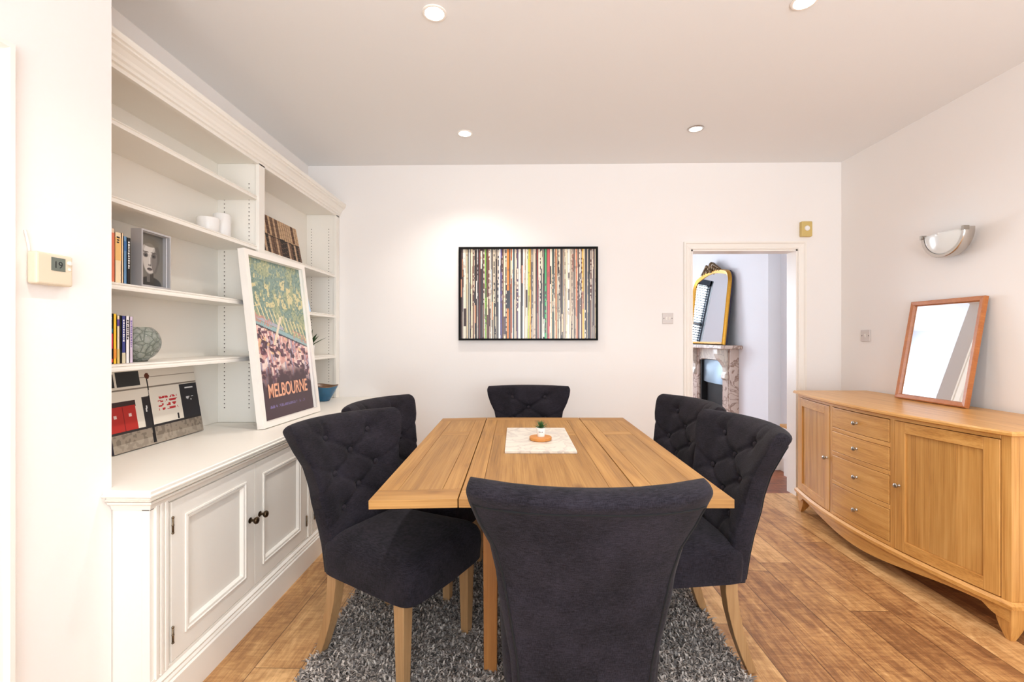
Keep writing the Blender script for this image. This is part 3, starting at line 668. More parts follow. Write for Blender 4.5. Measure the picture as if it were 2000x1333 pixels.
# books
def book(x_spine, y0, wd, z, h, dep, colr, label, name='book', lean=0, title=None, tcol=None, band=None, grp=None):
    t = thing(name, label, 'book', (x_spine, y0 + wd / 2, z), 0, grp)
    t.rotation_euler = (lean, 0, 0)
    cov = plain('cover_' + label[:14].replace(' ', '_'), colr, .4)
    c_ = MB().box(-dep, 0, -wd / 2 + .0003, -wd / 2 + .0018, 0, h).box(-dep, 0, wd / 2 - .0018, wd / 2 - .0003, 0, h).box(-.0018, 0, -wd / 2 + .0003, wd / 2 - .0003, 0, h)
    build('cover', c_, cov, t)
    build('pages', MB().box(-dep + .003, -.002, -wd / 2 + .0018, wd / 2 - .0018, .003, h - .003), M_PAGES, t)
    if band:
        for (za, zb, cc) in band:
            build('spine_panel', MB().box(0, .0004, -wd / 2 + .001, wd / 2 - .001, za * h, zb * h), plain('panel_' + label[:10].replace(' ', '_'), cc, .4), t, label='coloured panel on the spine')
    if title and title != 'Harris':
        m_ = MB(); zz = h * .92; rb = random.Random(len(title) * 7 + int(wd * 1e4))
        while zz > h * (.92 - .045 * len(title)):
            l_ = rb.uniform(.004, .008); m_.box(0, .0005, -wd * rb.uniform(.16, .24), wd * rb.uniform(.12, .24), zz - l_, zz); zz -= l_ + rb.uniform(.0015, .004)
        build('spine_title', m_, tcol or M_WINK, t, label='small blurred lettering on the spine')
    elif title:
        R = Matrix.Translation((.0006, 0, h * .93)) @ Matrix(((0, 0, 1, 0), (1, 0, 0, 0), (0, 1, 0, 0), (0, 0, 0, 1))) @ Matrix.Rotation(-PI / 2, 4, 'Z') @ Matrix.Translation((0, -wd * .2, 0))
        text_mesh('spine_title', title, wd * .62, tcol or M_WINK, t, R, depth=.0002, align='LEFT')
    return t
M_PAGES = plain('page_edges', rgb(226, 214, 190), .8)
G1 = 'books on the shelf beside the portrait'; G2 = 'books beside the glass vase'
xs = -1.507; y = YN + .20
def row(specs, z, y, grp):
    for (wd, h, dep, c_, lab, kw) in specs:
        wd *= .9
        book(xs, y, wd, z, h, dep, c_, lab, grp=grp, **kw); y += wd + .0008
    return y
row([(.017, .215, .14, rgb(236, 178, 40), 'tall yellow book at the wall end of the upper row', {}),
     (.016, .200, .13, rgb(240, 208, 180), 'cream book with an orange spine stripe on the upper shelf', dict(band=[(.02, .92, rgb(224, 122, 88))])),
     (.030, .190, .13, rgb(248, 226, 188), 'wide cream book beside the orange striped one', dict(title='ooo', tcol=M_INK, band=[(.45, .9, rgb(244, 196, 120))])),
     (.010, .192, .13, rgb(246, 214, 178), 'thin pale peach book beside the blue one', {}),
     (.016, .182, .13, rgb(104, 148, 190), 'light blue book between the peach and black ones', dict(band=[(.7, .9, rgb(60, 110, 170))])),
     (.018, .180, .13, rgb(26, 24, 26), 'black book with white lettering beside the portrait', dict(title='THE ROAD HOME', tcol=M_WINK))], 1.457, 1.652, G1)
row([(.023, .186, .13, rgb(24, 26, 36), 'black book with a red circle and white title on the lower shelf', dict(title='Harris', tcol=M_WINK, band=[(.30, .60, rgb(196, 34, 60)), (.62, .70, rgb(20, 92, 128)), (.03, .1, rgb(214, 60, 50))])),
     (.016, .186, .13, rgb(244, 196, 40), 'bright yellow book between the black and cream ones', dict(band=[(.1, .3, rgb(236, 150, 50))])),
     (.014, .180, .13, rgb(244, 226, 196), 'cream book with a small purple label on the spine', dict(band=[(.78, .92, rgb(96, 70, 150)), (.0, .3, rgb(226, 196, 120))])),
     (.008, .181, .13, rgb(34, 36, 30), 'thin black book beside the navy one', {}),
     (.019, .180, .13, rgb(58, 66, 140), 'navy blue book with a pale foot on the lower shelf', dict(title='S. WINTERS', tcol=M_WINK, band=[(.0, .22, rgb(214, 204, 176))])),
     (.018, .180, .13, rgb(246, 242, 244), 'white book with black dotted title on the lower shelf', dict(title='ON BEAUTY', tcol=M_INK)),
     (.017, .178, .13, rgb(216, 200, 222), 'pale lavender book next to the glass vase', dict(title='the long song', tcol=M_LAV))], 1.156, 1.655, G2)

# crackle glass vase
R = .076
pr = [(.0001, .004), (.03, .0)] + [(R * math.sin(a), R - R * math.cos(a)) for a in np.linspace(.5, 2.55, 22)]
pr += [(r - .004, z) for r, z in reversed(pr[2:])] + [(.026, .006), (.0001, .009)]
va = build('glass_vase', MB().lathe(pr, 40), M_CRACKLE, smooth=True); va.location = (-1.565, 1.858, 1.157)
tag(va, 'round crackled glass vase beside the lower row of books', 'vase')
# white pots on the shelf above
a_ = build('ceramic_pot', MB().lathe([(.0001, 0), (.034, 0), (.040, .01), (.042, .138), (.040, .142), (.037, .138), (.035, .012), (.0001, .012)], 32), M_CERAMIC, smooth=True, auto=50); a_.location = (-1.60, 2.44, 1.772)
tag(a_, 'tall white ceramic pot on the second shelf, beside the low white bowl', 'pot')
a_ = build('ceramic_bowl', MB().lathe([(.0001, 0), (.03, 0), (.046, .02), (.052, .09), (.050, .094), (.047, .09), (.041, .022), (.0001, .014)], 32), M_CERAMIC, smooth=True, auto=50); a_.location = (-1.60, 2.33, 1.772)
tag(a_, 'low white bowl on the second shelf, beside the tall white pot', 'bowl')

# small canvas of old book spines on the right upper shelf
sv = thing('spines_canvas', 'small canvas print of old brown book spines on the right upper shelf', 'canvas', (-1.575, 3.02, 1.763))
sv.rotation_euler = (Matrix.Rotation(PI / 2, 4, 'Z') @ Matrix.Rotation(-math.radians(11), 4, 'X')).to_euler()
build('stretcher', MB().box(-.25, .25, -.016, 0, 0, .27), M_BACK, sv, label='dark canvas edge')
def spines_fn(U, V):
    k = np.floor(U * 17).astype(int); f = (U * 17) % 1; rs = np.random.RandomState(5); t = rs.rand(20)[k]
    C = np.zeros(U.shape + (3,)); C[:] = (50, 38, 34); C = mixc(C, t > .35, (104, 78, 62)); C = mixc(C, t > .7, (190, 158, 128))
    up = V > .52 + .03 * t; C = mixc(C, up * (t < .5), (196, 164, 130)); C = mixc(C, up * (t > .8), (90, 60, 44))
    C = mixc(C, (np.abs(((V * 9 + t * 3) % 1) - .5) < .08) * .6, (150, 116, 86)); C = mixc(C, (f < .14), (18, 14, 14)); C = mixc(C, np.abs(V - .51) < .012, (20, 16, 16))
    return C
printed('print', .50, .27, 136, 60, spines_fn, sv, Matrix.Translation((0, -.0165, 0)))

# small frame with an easel strut
ef = thing('easel_photo_frame', 'pale blue photo frame with a black strut on the right middle shelf', 'photo frame', (-1.60, 3.46, 1.441), 0)
ef.rotation_euler = (0, 0, math.radians(118))
e_ = MB().box(-.07, .07, -.010, .004, 0, .235); e_.xform(Matrix.Rotation(-math.radians(12), 4, 'X'))
build('frame', e_, plain('pale_blue_frame', rgb(170, 190, 210), .3, .3), ef, bevel=.002)
build('strut', MB().prism([(.012, .02), (.05, .17), (.056, .165), (.105, 0), (.095, 0)], 'x', -.03, .03), M_BLACK, ef, label='black easel strut')
# little green plant behind the poster
pl = thing('small_plant', 'small green plant peeking out behind the travel poster', 'plant', (-1.575, 3.40, 1.123))
build('pot', MB().lathe([(.0001, 0), (.035, 0), (.042, .075), (.038, .075), (.034, .06), (.0001, .06)], 24), M_CERAMIC, pl, smooth=True, auto=50)
def leaf(mb, base, az, el, L_, wd, bend=.5):
    d = Vector((math.cos(az) * math.cos(el), math.sin(az) * math.cos(el), math.sin(el))); s = d.cross(Vector((0, 0, 1))).normalized(); nn = s.cross(d)
    rr = []
    for k in range(6):
        f = k / 5; c = Vector(base) + d * L_ * f + nn * (-bend * L_ * f * f * .3); ww = wd * (math.sin(PI * min(f * .9 + .1, 1)) * .5 + .02)
        rr.append([tuple(c + s * ww), tuple(c - nn * ww * .25), tuple(c - s * ww), tuple(c + nn * ww * .2)])
    mb.loft(rr)
lf = MB()
for k in range(16): leaf(lf, (0, 0, .06), k * 2.4, .7 + (k % 4) * .25, .10 + .02 * (k % 3), .026)
build('leaves', lf, M_LEAF2, pl, smooth=True)
# blue bowl on the worktop
bl = thing('glazed_bowl', 'blue glazed bowl with a brown rim on the far end of the worktop', 'bowl', (-1.495, 3.46, WTZ + .001))
def wavy(prof, n=48, amp=.006):
    rr = []
    for (r, z) in prof:
        f = clamp(z / .115); rr.append([(r * math.cos(2 * PI * i / n) * (1 + .05 * f * math.cos(4 * PI * i / n)), r * math.sin(2 * PI * i / n), z + amp * f * math.sin(6 * PI * i / n + 1)) for i in range(n)])
    return rr
build('outside', MB().loft(wavy([(.0001, 0), (.045, 0), (.052, .012), (.075, .05), (.100, .10), (.105, .112)]), cap=False), M_BLUEGLAZE, bl, smooth=True)
build('inside', MB().loft(wavy([(.105, .112), (.103, .118), (.098, .112), (.07, .055), (.045, .02), (.0001, .015)]), cap=False), M_BROWNGLAZE, bl, smooth=True, label='brown glazed inside and rim')

# ------------------------------------------------------------------ wall things
# record spines picture
rp = thing('record_picture', 'black framed picture of a row of coloured record spines on the back wall', 'picture', (.059, YB - .001, 1.235))
frame_loft(m_ := MB(), 1.108, .745, [(0, 0), (0, .034), (.015, .034), (.015, .014), (.015, 0)]); build('frame', m_, M_BLACK, rp)
build('backing', MB().box(-.545, .545, -.008, -.001, .01, .735), M_BACK, rp)
def record_fn(U, V):
    rs = np.random.RandomState(21); C = np.zeros(U.shape + (3,)); C[:] = (238, 222, 196); u = -.004; k = 0
    pal = [(246, 234, 212), (240, 220, 184), (236, 208, 170), (250, 244, 232), (226, 198, 176), (120, 76, 58), (60, 40, 38), (38, 32, 36), (196, 128, 84), (150, 134, 130), (238, 232, 224), (246, 226, 190), (92, 74, 80), (214, 150, 120), (34, 28, 32)]
    special = {.185: (128, 176, 56), .300: (96, 74, 140), .356: (226, 130, 36), .372: (190, 96, 40), .392: (40, 70, 84), .505: (196, 206, 70), .518: (238, 170, 44), .575: (148, 50, 40), .630: (60, 176, 104), .655: (206, 84, 84), .68: (86, 106, 92), .708: (232, 148, 92), .905: (238, 186, 50), .14: (110, 50, 44), .155: (60, 30, 32), .93: (70, 62, 74), .42: (96, 70, 100), .985: (110, 78, 74), .86: (230, 140, 96)}
    sk_ = sorted(special)
    while u < 1:
        wd = rs.choice([.004, .005, .007, .009, .013, .018], p=[.16, .2, .2, .18, .16, .10]); dk_ = rs.rand() < .54; c = ([(64, 42, 38), (26, 22, 24), (108, 62, 48), (46, 42, 46), (86, 66, 62), (38, 26, 26)] if dk_ else [(248, 236, 214), (244, 226, 190), (250, 246, 238), (232, 206, 180), (240, 216, 176), (246, 234, 220), (222, 160, 118)])[rs.randint(6)]; wd = min(wd, .010) if dk_ else wd
        for s0 in sk_:
            if u <= s0 < u + wd: c = special[s0]; wd = max(wd, .011)
        sl = (rs.rand() - .5) * .008
        uu = U + sl * (V - .5); m_ = (uu >= u) * (uu < u + wd)
        C = mixc(C, m_, c)
        q = rs.rand(); dk = sum(c) < 300
        if q < .30:                                        # tiny title marks along the spine
            n = vnoise(U * 0 + k * .01, V, 3, 46, 100 + k); a, b = sorted(rs.rand(2)); a = min(a, .4)
            C = mixc(C, m_ * (uu > u + wd * .25) * (uu < u + wd * .75) * (n > .5) * (V > a) * (V < b + .2), (236, 220, 200) if dk else (64, 46, 46))
        elif q < .55:
            a = rs.rand() * .8; C = mixc(C, m_ * (V > a) * (V < a + .2), pal[rs.randint(len(pal))])
        C = mixc(C, ((uu >= u + wd - .0016) * (uu < u + wd)) * .85, (48, 34, 36))
        n = vnoise(U, V, 40, 30, 300 + k % 7); C = mixc(C, m_ * (n > .84) * .3, (90, 60, 50))
        u += wd; k += 1
    return C
printed('print', 1.078, .715, 420, 110, record_fn, rp, Matrix.Translation((0, -.0125, .015)), M_PRINTG)
# thermostat
th = thing('thermostat', 'cream wall thermostat with a small grey display on the near left wall', 'thermostat', (XL, 1.235, 1.395))
th.rotation_euler = (0, 0, PI / 2)
hs = [(-.052, 0), (.050, 0), (.052, .085), (-.052, .085)]
b_ = MB().box(-.050, .050, -.030, -.002, 0, .086); build('housing', b_, M_CREAM, th, bevel=.006, seg=3)
build('display', MB().box(-.012, .026, -.0312, -.029, .040, .076), M_LCD, th)
text_mesh('digits', '19', .026, M_INK, th, Matrix.Translation((.006, -.0314, .048)) @ FL, depth=.0002, label='dark display digits reading 19')
build('button', MB().lathe([(.006, -.029), (.006, -.033), (.0001, -.034)], 16, (.038, 0, .066), 'y'), M_WHITE, th, smooth=True, auto=40)
build('button', MB().lathe([(.004, -.029), (.004, -.032), (.0001, -.033)], 16, (.038, 0, .048), 'y'), M_WHITE, th, smooth=True, auto=40)
build('cable', MB().tube([(-.045, -.006, .08), (-.048, -.007, .10), (-.052, -.005, .125), (-.053, -.002, .14)], .003, 8), M_WHITE, th, smooth=True)
# switches
M_SWITCH = plain('aged_switch_plastic', rgb(212, 204, 200), .4)
M_SCREW = plain('screw_metal', rgb(92, 86, 82), .4, .6)
def switch(x, y, z, rz, label, n=1):
    s = thing('light_switch', label, 'switch', (x, y, z), rz)
    build('plate', MB().box(-.043, .043, -.009, -.0005, -.043, .043), M_SWITCH, s, bevel=.003)
    for k in range(n):
        cx = (k - (n - 1) / 2) * .024
        build('rocker', MB().prism([(-.0088, -.013), (-.015, .013), (-.009, .013)], 'x', cx - .006, cx + .006), M_WHITE, s)
    for sx in (-1, 1): build('screw', MB().lathe([(.0042, -.0095), (.0001, -.0102)], 10, (sx * .032, 0, 0), 'y'), M_SCREW, s, label='metal screw')
switch(1.172, YB, 1.41, 0, 'white double light switch on the back wall beside the doorway', 2)
switch(XR, 3.435, 1.27, -PI / 2, 'white single light switch on the right wall above the sideboard', 1)
# yellowed chime box / sensor over the door
al = thing('sensor_box', 'yellowed plastic sensor box with a white dome above the doorway corner', 'sensor', (2.252, YB, 2.113))
build('housing', MB().box(-.042, .042, -.035, -.0005, -.06, .06), M_YELLOWED, al, bevel=.006)
build('dome', MB().ball((0, -.035, .005), .021, 20, 12, sy=.5), M_CERAMIC, al, smooth=True, label='white dome')
# wall light
wl = thing('wall_light', 'half round glass uplighter with a satin metal band on the right wall', 'wall light', (XR, 2.735, 1.865), -PI / 2)
Rr = .134
gl = []
for j in range(8):                                        # bulged glass half disc, local XZ facing -Y
    f = j / 7; gl.append([(Rr * f * math.cos(PI + PI * i / 28), -.075 - .035 * (1 - f * f), Rr * f * .98 * math.sin(PI + PI * i / 28)) for i in range(29)])
g = MB(); vs = [p for r in gl for p in r]; fs = [(j * 29 + i, j * 29 + i + 1, (j + 1) * 29 + i + 1, (j + 1) * 29 + i) for j in range(7) for i in range(28)]
g.add(vs, fs); go = build('glass_bowl', g, M_OPAL, wl, smooth=True); m = go.modifiers.new('solid', 'SOLIDIFY'); m.thickness = .005
bd = []
for i in range(33):
    a = PI - .06 + (PI + .12) * i / 32; ca, sa = math.cos(a), math.sin(a)
    bd.append([(ca * (Rr - .012), -.083, sa * (Rr - .012)), (ca * (Rr + .004), -.086, sa * (Rr + .004)), (ca * (Rr + .008), -.080, sa * (Rr + .008)), (ca * (Rr + .006), -.028, sa * (Rr + .006)), (ca * (Rr - .01), -.012, sa * (Rr - .01)), (ca * (Rr - .014), -.012, sa * (Rr - .014)), (ca * Rr, -.03, sa * Rr), (ca * (Rr + .002), -.078, sa * (Rr + .002))])
build('metal_band', MB().loft(bd), M_CHROME, wl, smooth=True, auto=40)
build('back_plate', MB().box(-.06, .06, -.014, -.001, -.08, -.005), M_WHITE, wl, bevel=.003)
for s in (-1, 1): build('clip', MB().box(s * Rr - .006, s * Rr + .008, -.094, -.06, -.012, .012), M_NICKEL, wl, bevel=.002)

# ------------------------------------------------------------------ sideboard
SBY0, SBY1 = 1.91, 3.41; YM = (SBY0 + SBY1) / 2; HL = (SBY1 - SBY0) / 2
sb = thing('sideboard', 'bow fronted oak sideboard with two doors and four drawers on the right', 'sideboard', (XR - .02, YM, 0))
FXE = -.505; BOW = .10                                # local front x at the ends, bow
def fx(y): return FXE - BOW * (1 - min(1, abs(y) / .73) ** 2) if abs(y) < .73 else FXE
def cbox(mb, y0, y1, z0, z1, o0, o1, n=10, grain='y', tint=1.0, zb=None):
    """box that follows the bow; o = outward from the front face; zb(y) bottom profile"""
    rr = []
    for k in range(n + 1):
        y = y0 + (y1 - y0) * k / n; x = fx(y); b_ = zb(y) if zb else z0
        rr.append([(x - o0, y, b_), (x - o1, y, b_), (x - o1, y, z1), (x - o0, y, z1)])
    return mb.loft(rr, grain=grain, tint=tint)
def foot(e):
    pts = [(0, .73 + e)]; n = 20
    for k in range(n + 1):
        y = .73 - 1.46 * k / n; pts.append((fx(y) - e, y * (1 + e / .73)))
    return pts + [(0, -.73 - e)]
build('carcass', MB().prism(foot(-.022), 'z', .15, .845, grain='y', tint=.8), M_OAK, sb)
tp = MB(); o1, o2, o3 = foot(.022), foot(.016), foot(.006)
tp.loft([[(x, y, .846) for x, y in o3], [(x, y, .853) for x, y in o1], [(x, y, .863) for x, y in o1], [(x, y, .87) for x, y in o2]], grain='y', tint=1.03)
build('top', tp, M_OAK, sb)
build('base_moulding', MB().loft([[(x, y, .136) for x, y in foot(.0)], [(x, y, .140) for x, y in foot(.016)], [(x, y, .156) for x, y in foot(.016)], [(x, y, .166) for x, y in foot(.004)]], tint=1.06), M_OAK, sb)
# frame rails and stiles
ys = [-.66, -.255, .215, .66]
fr_ = MB()
y_st = [(-.73, -.697), (-.248, -.222), (.222, .248), (.697, .73)]
for a, b_ in y_st: cbox(fr_, a, b_, .166, .8455, -.03, 0, 2, 'z')
cbox(fr_, -.696, .696, .830, .846, -.03, .001, 20, 'y')
dzs = [(.708, .826), (.562, .680), (.384, .534), (.190, .356)]
for (a, b_) in ((.680, .708), (.534, .562), (.356, .384), (.166, .190)): cbox(fr_, -.222, .222, a + .002, b_ - .002, -.03, .002, 10, 'y', 1.03)
for s in (-1, 1):                                      # end posts and rails
    ya_, yb2 = sorted((s * .706, s * .73))
    fr_.box(FXE + .0302, FXE + .06, ya_, yb2, .166, .846, grain='z').box(-.06, 0, ya_, yb2, .166, .846, grain='z')
    fr_.box(FXE + .06, -.06, ya_, yb2, .166, .23, grain='x').box(FXE + .06, -.06, ya_, yb2, .79, .846, grain='x')
build('frame', fr_, M_OAK, sb, bevel=.0015)
for i, (z0, z1) in enumerate(dzs):
    dd = build('drawer', cbox(MB(), -.218, .218, z0, z1, -.02, .003, 10, 'y', (.98, 1.04, 1.0, .97)[i]), M_OAK, sb, bevel=.002)
    zc = (z0 + z1) / 2
    build('knob', MB().lathe([(.008, 0), (.0045, -.003), (.0045, -.012), (.011, -.016), (.0125, -.021), (.009, -.026), (.0001, -.027)], 18, (fx(0) - .003, 0, zc), 'x'), M_NICKEL, dd, smooth=True, auto=50, label='small nickel knob')
for (a, b_, ky) in ((-.694, -.251, -.251 - .026), (.251, .694, .251 + .026)):
    m_ = MB(); z0, z1 = .170, .827; s1 = .055
    cbox(m_, a, a + s1, z0, z1, -.02, .003, 3, 'z', 1.0); cbox(m_, b_ - s1, b_, z0, z1, -.02, .003, 3, 'z', .98)
    cbox(m_, a + s1, b_ - s1, z0, z0 + s1, -.02, .003, 6, 'y', 1.02); cbox(m_, a + s1, b_ - s1, z1 - s1, z1, -.02, .003, 6, 'y', 1.0)
    w3 = (b_ - a - 2 * s1) / 3
    for k in range(3): cbox(m_, a + s1 + k * w3, a + s1 + (k + 1) * w3, z0 + s1, z1 - s1, -.02, -.007, 3, 'z', (.92, .86, .90)[k])
    dd = build('door', m_, M_OAK, sb, bevel=.0015)
    build('knob', MB().lathe([(.008, 0), (.0045, -.003), (.0045, -.012), (.011, -.016), (.0125, -.021), (.009, -.026), (.0001, -.027)], 18, (fx(ky) - .003, ky, .50), 'x'), M_NICKEL, dd, smooth=True, auto=50, label='small nickel knob')
def apr(y):
    a = abs(y)
    if a > .665: return .088 - (a - .665) * .15
    if a > .625: return .088 + .030 * math.sin((.665 - a) / .04 * PI / 2)
    f = a / .625; return .060 + .058 * (1 - math.cos(f * PI)) / 2
build('apron', cbox(MB(), -.73, .73, .06, .137, -.018, .0, 60, 'y', .98, zb=apr), M_OAK, sb)
for s in (-1, 1):
    rr = []
    for (z, a_, o_) in ((.137, .664, .0), (.09, .664, .001), (.065, .670, .003), (.04, .680, .008), (.018, .692, .015), (0, .702, .022)):
        x0, x1 = FXE - .002 + o_ * .3, FXE + .062 - (a_ - .664)
        rr.append([(x0, s * a_, z), (x0, s * (.732 - o_ * .4), z), (x1, s * (.732 - o_ * .4), z), (x1, s * a_, z)])
    build('foot', MB().loft(rr, grain='z'), M_OAK, sb, bevel=.002)
    build('foot', MB().box(-.07, -.01, s * .70 - .025, s * .70 + .025, 0, .137, grain='z'), M_OAK, sb)

# mirror on the sideboard
om = thing('wooden_mirror', 'rectangular mirror in a reddish oak frame leaning on the sideboard', 'mirror', (XR - .126, 2.762, .8705))
om.rotation_euler = (Matrix.Rotation(-PI / 2 + .02, 4, 'Z') @ Matrix.Rotation(-math.radians(10), 4, 'X')).to_euler()
frame_loft(m_ := MB(), .462, .618, [(0, 0), (0, .020), (.006, .024), (.024, .022), (.030, .010), (.030, 0)]); build('frame', m_, M_FRAMEW, om)
build('mirror_pane', MB().box(-.205, .205, -.0085, -.006, .025, .593), M_MIRROR, om)
build('backing', MB().box(-.225, .225, -.004, .001, .005, .613), M_BACK, om)

# ------------------------------------------------------------------ dining table
RZ = .0065
tb = thing('dining_table', 'oak dining table with two folding leaves in the middle of the room', 'table', (.083, 2.122, RZ), math.radians(.7))
TZ = .762 - RZ; TH = .027; LH = .722
def board_set(x0, x1, ends, splits, z0, z1, cross=None):
    """frame-and-panel top: long edge boards, breadboard ends, panels between"""
    m_ = MB(); e = .0005
    def bx(a, b, c, d, g, t): m_.box(a + e, b - e, c + e, d - e, z0, z1, grain=g, tint=t)
    bx(x0, x1, -LH, -LH + ends, 'x', 1.0); bx(x0, x1, LH - ends, LH, 'x', .97)
    xs_ = splits; T = [1.02, .93, 1.0, .96, 1.04, .98]
    for i in range(len(xs_) - 1):
        edge = i == 0 or i == len(xs_) - 2
        if edge or cross is None: bx(xs_[i], xs_[i + 1], -LH + ends, LH - ends, 'y', T[i])
        else:
            yy = [-LH + ends] + cross + [LH - ends]
            for j in range(len(yy) - 1):
                wide = yy[j + 1] - yy[j] > .09
                bx(xs_[i], xs_[i + 1], yy[j], yy[j + 1], 'y' if wide else 'x', (T[i] * (.95, 1.05, 1.0)[j % 3]))
    return m_
build('centre_panel', board_set(-.281, .281, .085, [-.281, -.215, .2, .281], TZ - TH, TZ, [.20, .27]), M_TABLE, tb, bevel=.001)
lf_ = board_set(-.272, 0, .095, [-.272, -.205, -.06, 0], TZ - TH, TZ, [.22, .30])
lf_.xform(Matrix.Translation((-.284, 0, 0)) @ Matrix.Translation((0, 0, TZ)) @ Matrix.Rotation(-math.radians(1.3), 4, 'Y') @ Matrix.Translation((0, 0, -TZ)))
build('leaf', lf_, M_TABLE, tb, bevel=.001)
rf_ = board_set(0, .272, .095, [0, .06, .205, .272], TZ - TH, TZ, [.22, .30])
rf_.xform(Matrix.Translation((.284, 0, 0)))
build('leaf', rf_, M_TABLE, tb, bevel=.001)
legs = [(-.200, -.402), (-.325, .51), (.19, -.32), (.09, .46)]
for (x, y) in legs:
    build('leg', MB().loft([[(x + a * h, y + b_ * h, z) for a, b_ in ((-1, -1), (1, -1), (1, 1), (-1, 1))] for z, h in ((0, .024), (TZ - .14, .027), (TZ - TH - .001, .027))], grain='z'), M_TLEG, tb, bevel=.003)
def rail(p, q, z0, z1, h=.011):
    p, q = Vector(p), Vector(q); d_ = (q - p).normalized(); n_ = Vector((-d_.y, d_.x)) * h
    return MB().loft([[(c.x + e * n_.x, c.y + e * n_.y, z) for c, e in ((p, 1), (p, -1), (q, -1), (q, 1))] for z in (z0, z1)])
for i, j in ((0, 1), (1, 3), (3, 2), (2, 0)): build('apron', rail(legs[i], legs[j], TZ - .12, TZ - TH - .0015), M_TLEG, tb)
for x0, x1 in ((-.50, -.2), (.2, .5)): build('leaf_support', MB().box(x0, x1, -.52, -.49, TZ - .056, TZ - TH - .012, grain='x'), M_TLEG, tb)

board = build('serving_board', MB().box(-.153, .153, -.255, .255, 0, .011), M_MARBLE, bevel=.0015)
board.location = (.083, 2.205, .7625); board.rotation_euler = (0, 0, math.radians(.6))
tag(board, 'pale marble serving board lying in the middle of the dining table', 'board')
co = build('coaster', MB().lathe([(.0001, 0), (.049, 0), (.052, .003), (.052, .014), (.050, .016), (.0001, .016)], 40, grain='x'), M_BAMBOO, smooth=True, auto=40)
co.location = (.093, 2.165, .774); tag(co, 'round wooden coaster under the tiny succulent pot', 'coaster')
su = thing('potted_succulent', 'tiny green succulent in a white pot on the wooden coaster', 'plant', (.095, 2.165, .7905))
build('pot', MB().lathe([(.0001, 0), (.017, 0), (.0225, .040), (.021, .041), (.0195, .036), (.0001, .035)], 28), M_CERAMIC, su, smooth=True, auto=50)
m_ = MB()
for k, (q, hh) in enumerate(((-.011, .005), (-.008, .004), (-.005, .005), (-.001, .003), (.003, .003), (.006, .004))): m_.box(q, q + .002, -.0212 + abs(q) * .25, -.0170, .021, .021 + hh)
build('pot_lettering', m_, M_INK, su, label='small dark marks on the pot')
lf = MB()
for k in range(26): leaf(lf, (0, 0, .034), k * 2.4, .35 + (k / 26) * 1.15, .034 + .008 * (k % 3) * .8, .007, .2)
build('leaves', lf, M_LEAF, su, smooth=True)

# ------------------------------------------------------------------ chairs
ZTOP = .908
PZ = [.36, .43, .51, .60, .67, .74, .80, .85, .885, .900, .908]
PW = [.182, .187, .200, .214, .222, .236, .266, .284, .290, .288, .284]
PX = [(.325, -.222), (.36, -.228), (.5, -.252), (.65, -.294), (.8, -.352), (.88, -.390), (.908, -.402)]
def hw(z): return float(np.interp(z, PZ, PW))
def xm(z): return float(np.interp(z, [a for a, _ in PX], [b for _, b in PX]))
def wrap(z): return float(np.interp(z, [.36, .6, .78, .9], [.008, .030, .064, .084]))
BT = [(-.115, .828), (.115, .828), (0, .760), (-.112, .690), (.112, .690), (0, .622), (-.100, .555), (.100, .555)]
CRE = [(0, 2), (1, 2), (2, 3), (2, 4), (3, 5), (4, 5), (5, 6), (5, 7)]
EXT = [(BT[0], (-.25, .91)), (BT[1], (.25, .91)), (BT[3], (-.24, .75)), (BT[4], (.24, .75)), (BT[3], (-.22, .63)), (BT[4], (.22, .63)), (BT[6], (-.20, .50)), (BT[7], (.20, .50)), (BT[6], (-.05, .45)), (BT[7], (.05, .45)), (BT[0], (-.115, .92)), (BT[1], (.115, .92))]
def seg_d(py, pz, a, b):
    dy_, dz_ = b[0] - a[0], b[1] - a[1]; t = clamp(((py - a[0]) * dy_ + (pz - a[1]) * dz_) / (dy_ * dy_ + dz_ * dz_)); return math.hypot(py - a[0] - t * dy_, pz - a[1] - t * dz_)
def tuft(y, z):
    d = .0
    for (a, b) in BT:
        r2 = (y - a) ** 2 + (z - b) ** 2; d += .020 * math.exp(-r2 / (2 * .017 ** 2))
    k = 0
    for i, j in CRE: k = max(k, math.exp(-(seg_d(y, z, BT[i], BT[j]) / .0085) ** 2))
    for a, b in EXT: k = max(k, .55 * math.exp(-(seg_d(y, z, a, b) / .008) ** 2))
    return d + .0085 * k
def make_back():
    m_ = MB(); NU = 61; RR = .040; rings = []
    zs = list(np.linspace(.325, ZTOP - RR, 78)) + [ZTOP - RR + RR * math.sin(a) for a in np.linspace(.15, PI / 2, 9)]
    for z in zs:
        over = max(0, z - (ZTOP - RR)) / RR; tf = math.sqrt(max(0, 1 - over * over))
        t = float(np.interp(z, [.36, .5, .86, .945], [.085, .092, .088, .088])); W_ = hw(z) * (1 - .015 * over ** 3); w_ = wrap(z); X = xm(z)
        fr_, bk_ = [], []
        for u in np.linspace(-1, 1, NU):
            y = u * W_; e = 1 - .34 * abs(u) ** 14
            xw = X + w_ * abs(u) ** 2.1
            roll = .010 * math.exp(-((z - .885) / .025) ** 2)
            xf = xw + t / 2 * e * tf + .006 * (1 - u * u) * tf - (tuft(y, z) if z < .87 else tuft(y, .87) * tf)
            xb = xw - t / 2 * e * tf - roll * tf - .004 * (1 - u * u)
            fr_.append((xf, y, z)); bk_.append((min(xb, xf - .0005), y, z))
        rings.append(fr_ + bk_[::-1])
    return m_.loft(rings)
